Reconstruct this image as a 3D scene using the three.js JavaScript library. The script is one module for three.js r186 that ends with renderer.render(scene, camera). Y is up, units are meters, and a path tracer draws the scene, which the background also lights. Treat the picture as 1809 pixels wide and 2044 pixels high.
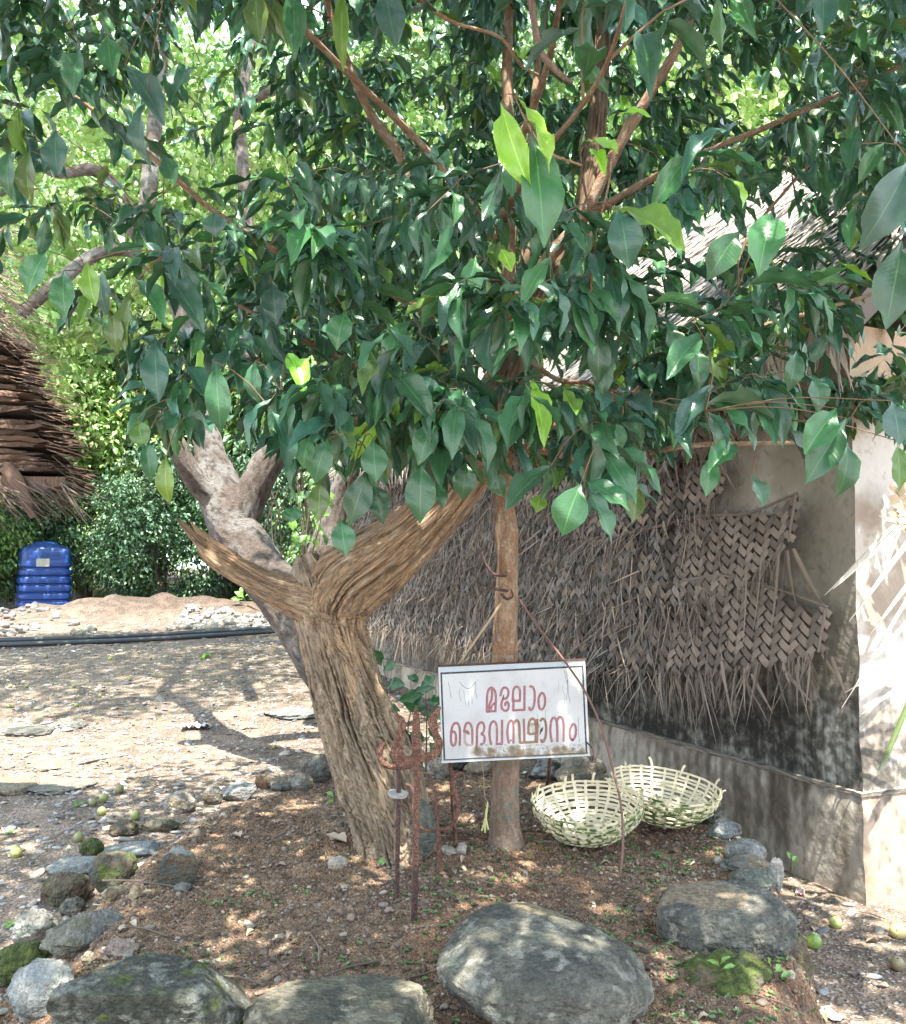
import * as THREE from 'three';
import { mergeGeometries, mergeVertices } from 'three/addons/utils/BufferGeometryUtils.js';
import { createNoise3D } from 'simplex-noise';

// ---------------------------------------------------------------- camera, sky, sun, exposure
const F = 1812, EYE = 1.5, PITCH = Math.atan(108 / F);
const scene = new THREE.Scene();
const camera = new THREE.PerspectiveCamera(2 * Math.atan(1022 / F) * 180 / Math.PI, 906 / 1024, 0.05, 400);
camera.position.set(0, EYE, 0);
camera.rotation.x = PITCH;

const renderer = new THREE.WebGLRenderer({ antialias: true });
renderer.toneMapping = THREE.LinearToneMapping;
renderer.toneMappingExposure = 3.9;
renderer.shadowMap.enabled = true;

const SUN = new THREE.Vector3(0.07, 0.92, 0.365).normalize();
{
  const w = 256, h = 128, data = new Float32Array(w * h * 4);
  for (let j = 0; j < h; j++) for (let i = 0; i < w; i++) {
    const el = ((j + 0.5) / h - 0.5) * Math.PI, t = Math.max(0, Math.sin(el)), o = (j * w + i) * 4;
    const k = Math.pow(t, 0.45);
    data[o] = 1.12 * (1 - k) + 0.62 * k; data[o + 1] = 1.16 * (1 - k) + 0.80 * k; data[o + 2] = 1.16 * (1 - k) + 1.06 * k; data[o + 3] = 1;
  }
  const sky = new THREE.DataTexture(data, w, h, THREE.RGBAFormat, THREE.FloatType);
  sky.mapping = THREE.EquirectangularReflectionMapping; sky.magFilter = THREE.LinearFilter; sky.needsUpdate = true;
  scene.background = sky; scene.environment = sky;
}
const sun = new THREE.DirectionalLight(new THREE.Color(1, 0.94, 0.84), 5);
sun.position.copy(SUN).multiplyScalar(40).add(new THREE.Vector3(0, 0, -8));
sun.target.position.set(0, 0, -8);
sun.castShadow = true; sun.shadow.mapSize.set(4096, 4096); sun.shadow.radius = 1;
Object.assign(sun.shadow.camera, { left: -20, right: 20, top: 20, bottom: -20, near: 1, far: 90 });
scene.add(sun, sun.target);

// ---------------------------------------------------------------- helpers
const V = (x, y, z) => new THREE.Vector3(x, y, z);
function mulberry(a) { return () => { a = (a + 0x6d2b79f5) | 0; let t = Math.imul(a ^ (a >>> 15), 1 | a); t = (t + Math.imul(t ^ (t >>> 7), 61 | t)) ^ t; return ((t ^ (t >>> 14)) >>> 0) / 4294967296; }; }
const R = mulberry(20240611), rr = (a, b) => a + (b - a) * R(), pick = (a) => a[Math.floor(R() * a.length)];
const n3 = createNoise3D(mulberry(77));
const fbm = (x, y, z, o = 4) => { let s = 0, a = 0.5, f = 1; for (let i = 0; i < o; i++) { s += a * n3(x * f, y * f, z * f); a *= 0.5; f *= 2.03; } return s; };
const clamp = (x, a = 0, b = 1) => Math.min(b, Math.max(a, x)), lerp = (a, b, t) => a + (b - a) * t;
const ss = (a, b, x) => { const t = clamp((x - a) / (b - a)); return t * t * (3 - 2 * t); };
const mixc = (a, b, t) => [lerp(a[0], b[0], t), lerp(a[1], b[1], t), lerp(a[2], b[2], t)];

// a picture position (in the 1809 x 2044 view of the photograph) at a distance in metres
function ray(px, py) { const x = (px - 904.5) / F, y = -(py - 1022) / F, c = Math.cos(PITCH), s = Math.sin(PITCH); return V(x, y * c + s, -c + y * s); }
function P(px, py, d) { const r = ray(px, py), k = d / -r.z; return V(r.x * k, EYE + r.y * k, -d); }

const counts = {};
function numbered(name) { const n = counts[name] = (counts[name] ?? -1) + 1; return n ? `${name}_${String(n).padStart(3, '0')}` : name; }
function finish(o) { o.traverse((c) => { if (c.isMesh) { c.castShadow = true; c.receiveShadow = true; } }); return o; }
function mesh(name, geo, mat, parent) { const m = new THREE.Mesh(geo, mat); m.name = parent ? name : numbered(name); m.castShadow = m.receiveShadow = true; (parent ?? scene).add(m); return m; }
function thing(name, label, category, pos, group) {
  const o = new THREE.Group(); o.name = numbered(name); if (pos) o.position.copy(pos);
  tag(o, label, category, group); scene.add(o); return o;
}
function tag(o, label, category, group, kind) { Object.assign(o.userData, { label, category }); if (group) o.userData.group = group; if (kind) o.userData.kind = kind; return o; }
function struct(o, label, category) { Object.assign(o.userData, { kind: 'structure', label, category }); return o; }
// pieces that could not be counted: one InstancedMesh
function swarm(name, geo, mat, mats4, colors, parent) {
  const m = new THREE.InstancedMesh(geo, mat, mats4.length); m.name = parent ? name : numbered(name);
  const c = new THREE.Color();
  mats4.forEach((x, i) => { m.setMatrixAt(i, x); if (colors) m.setColorAt(i, c.setRGB(...colors[i])); });
  m.castShadow = m.receiveShadow = true; m.userData.kind = 'stuff'; (parent ?? scene).add(m); return m;
}
const basis = (X, Y, Z, p) => new THREE.Matrix4().makeBasis(X, Y, Z).setPosition(p);
const pose = (p, e, s) => new THREE.Matrix4().compose(p, new THREE.Quaternion().setFromEuler(new THREE.Euler(...e)), typeof s === 'number' ? V(s, s, s) : V(...s));

// noise textures -------------------------------------------------
function tex(size, fn, srgb = false, h = size) {
  const d = new Uint8Array(size * h * 4);
  for (let y = 0; y < h; y++) for (let x = 0; x < size; x++) { const c = fn(x / size, y / h), o = (y * size + x) * 4; for (let k = 0; k < 3; k++) d[o + k] = clamp(Array.isArray(c) ? c[k] : c) * 255; d[o + 3] = 255; }
  const t = new THREE.DataTexture(d, size, h); t.wrapS = t.wrapT = THREE.MirroredRepeatWrapping; t.magFilter = THREE.LinearFilter; t.minFilter = THREE.LinearMipmapLinearFilter; t.generateMipmaps = true;
  if (srgb) t.colorSpace = THREE.SRGBColorSpace; t.needsUpdate = true; return t;
}
const grainMap = tex(512, (u, v) => 0.74 + 0.3 * fbm(u * 10, v * 10, 3, 4) + 0.2 * n3(u * 90, v * 90, 9) + 0.14 * n3(u * 180, v * 180, 4));
const grainBump = tex(512, (u, v) => 0.5 + 0.55 * fbm(u * 14, v * 14, 1, 6));
const fibreMap = tex(512, (u, v) => 0.72 + 0.22 * n3(u * 60, v * 3, 1) + 0.2 * n3(u * 130, v * 6, 2) + 0.2 * fbm(u * 6, v * 4, 8, 3));
const fibreBump = tex(512, (u, v) => 0.5 + 0.3 * n3(u * 55, v * 2.5, 1) + 0.25 * n3(u * 120, v * 5, 2));
const barkBump = tex(512, (u, v) => { const w = n3(u * 9, v * 9, 5) * 0.08; const a = Math.abs(n3((u + w) * 16, (v + w) * 11, 2)); return 0.15 + 0.8 * Math.min(1, a * 2) + 0.2 * n3(u * 70, v * 70, 3); });
const rep = (t, x, y) => { const c = t.clone(); c.repeat.set(x, y); c.needsUpdate = true; return c; };

function setColors(geo, fn) {
  const p = geo.attributes.position, n = geo.attributes.normal, c = new Float32Array(p.count * 3);
  for (let i = 0; i < p.count; i++) { const k = fn(p.getX(i), p.getY(i), p.getZ(i), n ? n.getX(i) : 0, n ? n.getY(i) : 1, n ? n.getZ(i) : 0, i); c[i * 3] = Math.max(0, k[0]); c[i * 3 + 1] = Math.max(0, k[1]); c[i * 3 + 2] = Math.max(0, k[2]); }
  geo.setAttribute('color', new THREE.BufferAttribute(c, 3)); return geo;
}
// box-projected uv in metres, normals stay smooth
function boxUV(geo) {
  const g = geo.index ? geo.toNonIndexed() : geo, p = g.attributes.position, n = g.attributes.normal, uv = new Float32Array(p.count * 2);
  for (let i = 0; i < p.count; i += 3) {
    const ax = Math.abs(n.getX(i) + n.getX(i + 1) + n.getX(i + 2)), ay = Math.abs(n.getY(i) + n.getY(i + 1) + n.getY(i + 2)), az = Math.abs(n.getZ(i) + n.getZ(i + 1) + n.getZ(i + 2));
    for (let k = i; k < i + 3; k++) { const x = p.getX(k), y = p.getY(k), z = p.getZ(k); const q = ax > ay && ax > az ? [z, y] : ay > az ? [x, z] : [x, y]; uv[k * 2] = q[0]; uv[k * 2 + 1] = q[1]; }
  }
  g.setAttribute('uv', new THREE.BufferAttribute(uv, 2)); return g;
}
// a tapered limb swept through points; radii per point; dr(theta, s, r) adds relief; col(theta, s, dr, r)
function limb(pts, radii, { seg = 10, per = 0.04, dr, col, cap = true, flat, rough = 0 } = {}) {
  const curve = new THREE.CatmullRomCurve3(pts, false, 'centripetal'), len = curve.getLength(), n = Math.max(3, Math.ceil(len / per));
  const pos = [], uv = [], idx = [], cols = [];
  let nrm = null, prev = null;
  for (let i = 0; i <= n; i++) {
    const t = i / n, c = curve.getPoint(t), tan = curve.getTangent(t);
    if (!nrm) { nrm = Math.abs(tan.y) < 0.9 ? V(0, 1, 0) : V(0, 0, 1); nrm.addScaledVector(tan, -nrm.dot(tan)).normalize(); }
    else { nrm.addScaledVector(tan, -nrm.dot(tan)).normalize(); }
    const b = V().crossVectors(tan, nrm);
    const f = t * (radii.length - 1), k = Math.min(radii.length - 2, Math.floor(f)), ft = ss(0, 1, f - k) * 0.5 + (f - k) * 0.5, r0 = lerp(radii[k], radii[k + 1], ft);
    for (let j = 0; j <= seg; j++) {
      const th = (j % seg) / seg * Math.PI * 2; let d = dr ? dr(th, t * len, r0, t) : 0;
      if (rough) d += r0 * rough * fbm(Math.cos(th) * 1.5 + c.x * 6, Math.sin(th) * 1.5 + c.y * 6, c.z * 6 + t * len * 3, 3);
      const r = r0 + d, q = c.clone().addScaledVector(nrm, Math.cos(th) * r).addScaledVector(b, Math.sin(th) * r * (flat ?? 1));
      pos.push(q.x, q.y, q.z); uv.push(j / seg * Math.PI * 2 * (radii[0] + radii[radii.length - 1]) / 2, t * len);
      if (col) cols.push(...col(th, t * len, d, r0, t, q));
    }
  }
  const w = seg + 1;
  for (let i = 0; i < n; i++) for (let j = 0; j < seg; j++) { const a = i * w + j; idx.push(a, a + 1, a + w, a + 1, a + w + 1, a + w); }
  if (cap) for (const e of [0, n]) {
    const c = curve.getPoint(e / n), base = pos.length / 3; pos.push(c.x, c.y, c.z); uv.push(0, e ? len : 0); if (col) cols.push(...cols.slice(e * w * 3, e * w * 3 + 3));
    for (let j = 0; j < seg; j++) { const a = e * w + j; if (e) idx.push(a, a + 1, base); else idx.push(a + 1, a, base); }
  }
  const g = new THREE.BufferGeometry();
  g.setAttribute('position', new THREE.Float32BufferAttribute(pos, 3)); g.setAttribute('uv', new THREE.Float32BufferAttribute(uv, 2));
  if (col) g.setAttribute('color', new THREE.Float32BufferAttribute(cols, 3));
  g.setIndex(idx); g.computeVertexNormals();
  // close the seam of the normals
  const nn = g.attributes.normal;
  for (let i = 0; i <= n; i++) { const a = i * w, b = a + seg, x = nn.getX(a) + nn.getX(b), y = nn.getY(a) + nn.getY(b), z = nn.getZ(a) + nn.getZ(b), l = Math.hypot(x, y, z) || 1; nn.setXYZ(a, x / l, y / l, z / l); nn.setXYZ(b, x / l, y / l, z / l); }
  return g;
}
const pxr = (w, d) => w / 2 * d / F;                    // half of a width in the picture, in metres
const PP = (list, dd) => list.map(([x, y, d]) => P(x, y, d ?? dd));

// ---------------------------------------------------------------- terrain
const heapC = P(330, 1235, 16.5);
function baseY(x, z) {
  const d = -z;
  let h = 0.45 * ss(4.8, 13, d) + 0.5 * ss(17, 40, d);
  const hx = (x - heapC.x) / 3.6, hz = (z - heapC.z) / 1.5, q = Math.exp(-(hx * hx + hz * hz) * 1.1);
  h += q * (0.5 + 0.14 * n3(x * 1.1, 3, z * 1.1));
  h += 0.03 * fbm(x * 0.5, 1, z * 0.5, 3) + 0.010 * fbm(x * 3, 5, z * 3, 3);
  return h;
}
const MC = [0, -3.9], MP = [[-1.45, -2.5], [-1.5, -3.05], [-1.62, -3.6], [-1.58, -4.15], [-1.5, -4.8], [-1.22, -5.1], [-0.95, -5.45], [-0.6, -5.75], [0, -6.05], [0.85, -5.7], [1.26, -4.7], [1.36, -4.15], [1.34, -3.7], [1.2, -3.15], [1.06, -2.6], [0.86, -2.12], [0.2, -2.0], [-0.6, -2.0], [-1.15, -2.15]];
const MA = MP.map(([x, z]) => [Math.atan2(z - MC[1], x - MC[0]), Math.hypot(x - MC[0], z - MC[1])]).sort((a, b) => a[0] - b[0]);
function moundR(th) {
  for (let i = 0; i < MA.length; i++) {
    const a = MA[i], b = MA[(i + 1) % MA.length], a1 = b[0] + (i === MA.length - 1 ? 2 * Math.PI : 0), t = th < MA[0][0] ? th + 2 * Math.PI : th;
    if (t >= a[0] && t <= a1) return lerp(a[1], b[1], ss(0, 1, (t - a[0]) / (a1 - a[0])) * 0.4 + 0.6 * (t - a[0]) / (a1 - a[0]));
  }
  return MA[0][1];
}
function moundT(x, z) { const dx = x - MC[0], dz = z - MC[1]; return Math.hypot(dx, dz) / moundR(Math.atan2(dz, dx)); }
function moundY(x, z, t = moundT(x, z)) {
  const back = ss(-4.2, -5.6, z), right = ss(0.4, 1.1, x) * (1 - back), left = ss(-0.6, -1.4, x);
  const w = lerp(lerp(0.22, 0.09, right), 0.3, Math.max(left, back));
  const h = 0.30 * (1 - ss(1 - w, 1.03, t)) - 0.08 * ss(1.0, 1.06, t);
  return 0.05 * ss(4.6, 6.5, -z) + h + 0.05 * Math.exp(-((x + 0.25) ** 2 + (z + 4) ** 2) * 2.2) + 0.022 * fbm(x * 2, 7, z * 2, 3) + 0.012 * fbm(x * 9, 2, z * 9, 3);
}
const topY = (x, z) => { const t = moundT(x, z); return t < 1.05 ? Math.max(baseY(x, z), moundY(x, z, t)) : baseY(x, z); };
function G(px, py, dMax = 60) {                          // where the view through a picture position meets the ground
  const r = ray(px, py); let d = 1.2, last = 1.2;
  while (d < dMax) { const k = d / -r.z; if (EYE + r.y * k < topY(r.x * k, -d)) { for (let i = 0; i < 12; i++) { const m = (last + d) / 2, km = m / -r.z; if (EYE + r.y * km < topY(r.x * km, -m)) d = m; else last = m; } break; } last = d; d *= 1.01; }
  return P(px, py, d);
}
const onGround = (x, z, lift = 0) => V(x, topY(x, z) + lift, z);

// ground sheet: fine close to the camera, reaching the horizon
const dirtMap = tex(1024, (u, v) => {
  let c = mixc([0.40, 0.35, 0.30], [0.56, 0.49, 0.42], ss(-0.4, 0.5, fbm(u * 9, v * 9, 2, 5)));
  const s = n3(u * 70, v * 70, 4), s2 = n3(u * 150, v * 150, 8);
  if (s > 0.45) c = mixc(c, [0.66, 0.63, 0.6], ss(0.45, 0.7, s)); if (s2 < -0.5) c = mixc(c, [0.22, 0.19, 0.17], ss(-0.5, -0.8, s2) * 0.8);
  if (s2 > 0.6) c = mixc(c, [0.7, 0.62, 0.5], 0.6);
  return c;
}, true);
const dirtBump = tex(1024, (u, v) => 0.45 + 0.35 * fbm(u * 24, v * 24, 5, 5) + 0.25 * Math.max(0, n3(u * 70, v * 70, 4)) + 0.12 * n3(u * 150, v * 150, 8));
{
  const nx = 420, nz = 420, pos = [], uv = [], idx = [];
  for (let j = 0; j <= nz; j++) for (let i = 0; i <= nx; i++) {
    const a = (i / nx) * 2 - 1, b = j / nz, x = -1 + 3.2 * Math.sinh(a * 4.4) / Math.sinh(1) * 0.9, z = 4 - 2.6 * Math.sinh(b * 4.75);
    pos.push(x, baseY(x, z) - (moundT(x, z) < 0.9 ? 0.06 : 0), z); uv.push(x / 2.3, z / 2.3);
  }
  const w = nx + 1; for (let j = 0; j < nz; j++) for (let i = 0; i < nx; i++) { const a = j * w + i; idx.push(a, a + 1, a + w, a + 1, a + w + 1, a + w); }
  const g = new THREE.BufferGeometry(); g.setAttribute('position', new THREE.Float32BufferAttribute(pos, 3)); g.setAttribute('uv', new THREE.Float32BufferAttribute(uv, 2)); g.setIndex(idx); g.computeVertexNormals();
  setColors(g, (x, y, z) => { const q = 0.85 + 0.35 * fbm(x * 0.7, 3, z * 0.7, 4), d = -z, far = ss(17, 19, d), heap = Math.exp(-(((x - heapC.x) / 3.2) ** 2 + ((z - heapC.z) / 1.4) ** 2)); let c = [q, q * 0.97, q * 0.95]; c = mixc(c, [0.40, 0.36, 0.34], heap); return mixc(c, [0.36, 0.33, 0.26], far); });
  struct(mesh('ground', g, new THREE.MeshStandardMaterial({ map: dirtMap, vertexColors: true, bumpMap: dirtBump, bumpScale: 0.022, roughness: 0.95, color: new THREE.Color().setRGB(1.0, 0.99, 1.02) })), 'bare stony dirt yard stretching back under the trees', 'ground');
}
const soilMap = tex(1024, (u, v) => {
  let c = mixc([0.34, 0.265, 0.21], [0.49, 0.395, 0.32], ss(-0.4, 0.5, fbm(u * 12, v * 12, 21, 5)));
  const s = n3(u * 60, v * 60, 14), s2 = n3(u * 130, v * 130, 18);
  if (s > 0.5) c = mixc(c, [0.58, 0.46, 0.36], ss(0.5, 0.75, s)); if (s2 < -0.4) c = mixc(c, [0.16, 0.11, 0.08], ss(-0.4, -0.8, s2)); if (s2 > 0.55) c = mixc(c, [0.62, 0.53, 0.43], 0.7);
  return c;
}, true);
{
  const nr = 170, nt = 420, pos = [], uv = [], idx = [];
  for (let i = 0; i <= nr; i++) for (let j = 0; j <= nt; j++) {
    const t = 0.002 + 1.08 * (1 - Math.pow(1 - i / nr, 1.35)), th = (j % nt) / nt * 2 * Math.PI - Math.PI, r = moundR(th) * t, x = MC[0] + Math.cos(th) * r, z = MC[1] + Math.sin(th) * r;
    pos.push(x, moundY(x, z, t) + 0.006 * n3(x * 38, 1, z * 38) + 0.004 * n3(x * 80, 1, z * 80), z); uv.push(x / 0.9, z / 0.9);
  }
  const w = nt + 1; for (let i = 0; i < nr; i++) for (let j = 0; j < nt; j++) { const a = i * w + j; idx.push(a, a + 1, a + w, a + 1, a + w + 1, a + w); }
  for (let k = 0; k < idx.length; k += 3) [idx[k + 1], idx[k + 2]] = [idx[k + 2], idx[k + 1]];
  const g = new THREE.BufferGeometry(); g.setAttribute('position', new THREE.Float32BufferAttribute(pos, 3)); g.setAttribute('uv', new THREE.Float32BufferAttribute(uv, 2)); g.setIndex(idx); g.computeVertexNormals();
  if (g.attributes.normal.getY(Math.floor(w * 20)) < 0) { for (let k = 0; k < idx.length; k += 3) [idx[k + 1], idx[k + 2]] = [idx[k + 2], idx[k + 1]]; g.setIndex(idx); g.computeVertexNormals(); }
  setColors(g, (x, y, z) => { const q = 0.9 + 0.4 * fbm(x * 1.6, 9, z * 1.6, 4), red = ss(0.0, 0.5, fbm(x * 1.1 + 4, 2, z * 1.1, 3)); let c = mixc([q * 0.97, q, q], [q * 1.02, q * 0.93, q * 0.85], red); const lft = ss(-0.5, -1.3, x); c = mixc(c, [q * 1.15, q * 1.1, q * 1.0], lft * 0.5); const edge = ss(0.93, 1.0, moundT(x, z)); return mixc(c, [q * 0.85, q * 0.82, q * 0.66], edge * 0.6); });
  struct(mesh('soil_bed', g, new THREE.MeshStandardMaterial({ map: soilMap, vertexColors: true, bumpMap: dirtBump, bumpScale: 0.012, roughness: 1, color: new THREE.Color().setRGB(1.28, 1.24, 1.2) })), 'raised bed of brown gravelly soil ringed with stones', 'soil bed');
}

// ---------------------------------------------------------------- stones
const stoneMat = new THREE.MeshStandardMaterial({ vertexColors: true, map: rep(grainMap, 3.2, 3.2), bumpMap: rep(grainBump, 3.5, 3.5), bumpScale: 0.012, roughness: 0.9, color: new THREE.Color().setRGB(0.86, 0.84, 0.77) });
const GREY = [0.23, 0.23, 0.22], BLUE = [0.30, 0.33, 0.36], TAN = [0.36, 0.30, 0.22], WHITE = [0.52, 0.48, 0.44], DARK = [0.10, 0.105, 0.095], MOSS = [0.07, 0.11, 0.025], OLIVE = [0.13, 0.13, 0.085], BROWN = [0.2, 0.15, 0.1], PALE = [0.40, 0.41, 0.41];
function rockGeo(rx, ry, rz, { detail = 14, seed = 1, facets = 0, flat = 0, lump = 0.16, c = [GREY, DARK], moss = 0, patch, lobes } = {}) {
  let g = new THREE.IcosahedronGeometry(1, detail); g.deleteAttribute('uv'); g.deleteAttribute('normal'); g = mergeVertices(g, 1e-5);
  const rnd = mulberry(seed * 7919 + 13), planes = [];
  for (let i = 0; i < facets; i++) { const a = rnd() * 6.283, y = rnd() * 1.7 - 0.85, q = Math.sqrt(1 - y * y); planes.push([Math.cos(a) * q, y, Math.sin(a) * q, 0.55 + rnd() * 0.3]); }
  const p = g.attributes.position, o = seed * 3.71;
  for (let i = 0; i < p.count; i++) {
    let x = p.getX(i), y = p.getY(i), z = p.getZ(i);
    let r = 1 + lump * 1.5 * fbm(x * 0.9 + o, y * 0.9, z * 0.9, 2) + lump * 0.45 * fbm(x * 3 + o, y * 3, z * 3 + o, 3);
    for (const [a, b, c2, d] of planes) { const q = x * a + y * b + z * c2; if (q * r > d) r = lerp(r, d / q, 0.9); }
    if (flat && y > 0) { const q = flat; if (y * r > q) r = lerp(r, q / y, 0.93); }
    if (lobes) for (const [lx, lz, lr, lh] of lobes) { const dd = ((x - lx) ** 2 + (z - lz) ** 2) / (lr * lr); if (y > -0.2) r += lh * Math.exp(-dd * 2); }
    r += 0.018 * fbm(x * 9 + o, y * 9, z * 9, 3);
    p.setXYZ(i, x * r * rx, y * r * ry, z * r * rz);
  }
  g.computeVertexNormals();
  setColors(g, (x, y, z, nx, ny, nz) => {
    const s = 1 / Math.max(rx, 0.05), q = fbm(x * 5 + o, y * 5, z * 5, 4), f = fbm(x * 26 + o, y * 26, z * 26, 3);
    let k = mixc(c[0], c[1] ?? c[0], ss(-0.16, 0.2, q + f * 0.6));
    if (c[2]) k = mixc(k, c[2], ss(0.12, 0.34, fbm(x * 9 + o + 30, y * 9, z * 9, 4) + 0.5 * f) * 0.85);
    if (patch) { const [ax, az, ar, pc] = patch; const dd = Math.hypot(x / rx - ax, z / rz - az) / ar + 0.5 * q; k = mixc(k, pc, 1 - ss(0.75, 1.05, dd)); }
    if (moss) k = mixc(k, mixc(MOSS, [0.12, 0.15, 0.03], 0.5 + f), ss(0.35, 0.75, moss * (0.4 + 0.5 * ny) + 0.9 * fbm(x * 7 + o + 50, y * 7, z * 7, 4) + f * 0.3 + (moss - 0.5) * 0.5));
    const m = 0.88 + 0.5 * f; return [k[0] * m, k[1] * m, k[2] * m];
  });
  return boxUV(g);
}
let stoneSeed = 1;
// centre x, y and width, height of the stone's outline in the picture; base on the ground below it
function stone(label, px, py, w, h, opt = {}) {
  const k = opt.k ?? 0.8, bottom = opt.base ?? py + h * 0.42, g0 = G(Math.min(Math.max(px, -200), 2000), bottom), d = opt.d ?? -g0.z + pxr(w, -g0.z) * k * 0.55;
  const rx = pxr(w, d), c = P(px, py, d), phi = Math.atan2(EYE - c.y, d), hh = pxr(h, d);
  const ry = opt.ry ?? Math.sqrt(Math.max((hh * hh - (k * rx * Math.sin(phi)) ** 2), (hh * 0.45) ** 2)) / Math.cos(phi);
  const o = mesh(opt.name ?? 'stone', rockGeo(rx, ry, rx * k, { detail: Math.round(clamp(w / 4.2, 8, 46)), seed: opt.seed ?? stoneSeed++, ...opt }), opt.mat ?? stoneMat);
  o.position.copy(c); if (opt.ry && opt.ry <= 0.06 && d > 4.6) o.position.y = topY(c.x, c.z) + ry * 0.05; o.rotation.set(opt.tilt ?? 0, opt.turn ?? 0, opt.roll ?? 0);
  tag(o, label, opt.cat ?? (w > 180 ? 'boulder' : 'stone'), opt.group); return o;
}
// left edge, from the back to the front
stone('round pale tan cobble at the back left edge of the soil bed', 359, 1604, 62, 46, { c: [TAN, WHITE], lump: 0.1 });
stone('small round brown cobble between pale cobble and blue grey slab', 425, 1590, 38, 40, { c: [[0.24, 0.19, 0.14], GREY], lump: 0.1 });
stone('angular blue grey stone with a white top at the back edge', 477, 1583, 84, 40, { c: [PALE, BLUE], facets: 9, k: 0.5 });
stone('small rust brown wedge of stone on the dark slab', 524, 1563, 44, 26, { c: [[0.33, 0.2, 0.12], BROWN], facets: 6, roll: -0.35, k: 0.4 });
stone('thin dark grey slab at the back edge beside two round cobbles', 566, 1570, 50, 20, { c: [DARK, GREY], k: 0.7, flat: 0.5 });
stone('small round grey cobble against the larger one by the trunk', 604, 1563, 44, 36, { c: [GREY, TAN], lump: 0.08 });
stone('large round grey brown cobble left of the dead trunk foot', 633, 1537, 66, 62, { c: [[0.24, 0.21, 0.18], GREY, DARK], lump: 0.1 });
stone('long flat olive stone lying at the left edge of the bed', 318, 1647, 82, 26, { c: [OLIVE, TAN], k: 0.5 });
stone('dark brown mossy stone behind the flat bluish slab', 248, 1655, 58, 32, { c: [BROWN, DARK], moss: 0.35 });
stone('flat bluish white slab with a jagged outline, left edge', 265, 1690, 132, 44, { c: [PALE, BLUE], flat: 0.35, facets: 5, k: 0.7, roll: 0.06, ry: 0.06 });
stone('bright moss covered lump behind the bluish slab', 184, 1694, 46, 38, { c: [MOSS, OLIVE], moss: 0.95 });
stone('pale grey slab leaning beside the round mossy stone', 150, 1730, 116, 48, { c: [PALE, BLUE], flat: 0.35, facets: 5, roll: 0.12, ry: 0.07 });
stone('rounded stone with thick green moss, left of the angular block', 229, 1743, 92, 84, { c: [BROWN, DARK], moss: 0.62, lump: 0.12 });
stone('brown mossy stone below the pale grey slab', 133, 1776, 98, 66, { c: [BROWN, OLIVE], moss: 0.45 });
stone('upright angular block with white lichen on its slanting top', 352, 1736, 84, 80, { c: [BROWN, DARK], facets: 8, patch: [0.2, -0.2, 0.7, PALE], roll: 0.25, k: 0.6 });
stone('small buff cube of stone on the left edge', 272, 1782, 30, 32, { c: [[0.42, 0.34, 0.23], TAN], facets: 10 });
stone('flat brown stone beside the buff cube', 236, 1783, 56, 28, { c: [BROWN, TAN] });
stone('small dark pebble at the foot of the angular block', 366, 1772, 36, 20, { c: [DARK, GREY] });
stone('grey green stone below the brown mossy one', 147, 1812, 48, 40, { c: [OLIVE, GREY] });
stone('broad ridged grey slab tilting up to the right, left front', 170, 1864, 176, 74, { c: [[0.27, 0.26, 0.22], GREY, OLIVE], facets: 7, k: 0.55, roll: 0.22, ry: 0.06 });
stone('pale grey stone tucked behind the ridged slab', 69, 1858, 86, 80, { c: [PALE, GREY], facets: 5 });
stone('big bright green moss cushion stone at the left frame edge', 42, 1925, 116, 84, { c: [MOSS, OLIVE], moss: 1, lump: 0.12 });
stone('whitish blue layered rock left of the dark front boulder', 95, 1975, 152, 112, { c: [PALE, BLUE, [0.16, 0.17, 0.17]], facets: 5, k: 0.7 });
stone('pinkish white lumpy stone by the top of the dark boulder', 240, 1896, 62, 40, { c: [WHITE, [0.42, 0.33, 0.29]], lump: 0.3 });
stone('small whitish stone beside the pinkish lumpy one', 178, 1914, 28, 26, { c: [WHITE, TAN] });
stone('large dark boulder with grey lichen and moss, left front', 312, 1992, 376, 246, { base: 2090, c: [[0.075, 0.08, 0.065], [0.13, 0.135, 0.115], [0.25, 0.26, 0.245]], moss: 0.34, k: 0.78, flat: 0.5, facets: 4, lump: 0.12, seed: 104, turn: 0.3, d: 2.42 });
stone('blocky flat topped grey brown boulder at the front centre', 690, 2042, 392, 214, { base: 2120, c: [[0.19, 0.175, 0.135], [0.085, 0.085, 0.07], [0.27, 0.25, 0.2]], flat: 0.42, facets: 5, k: 0.66, lump: 0.09, seed: 108, d: 2.36 });
stone('largest rounded boulder, two humped, with white lichen spot', 1086, 1944, 408, 216, { base: 2060, c: [[0.195, 0.19, 0.165], [0.095, 0.097, 0.087], [0.31, 0.305, 0.275]], lump: 0.07, k: 0.86, lobes: [[-0.25, -0.6, 0.5, 0.22]], patch: [-0.1, -0.75, 0.5, [0.32, 0.26, 0.18]], seed: 114, roll: -0.12, d: 2.56 });
stone('flat topped boulder with a tan face at the right front edge', 1447, 1842, 262, 176, { c: [[0.23, 0.225, 0.2], [0.13, 0.13, 0.12], [0.3, 0.29, 0.26]], flat: 0.62, k: 0.9, lump: 0.09, patch: [-0.35, -0.05, 0.7, [0.36, 0.29, 0.21]], seed: 123, d: 3.05 });
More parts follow.
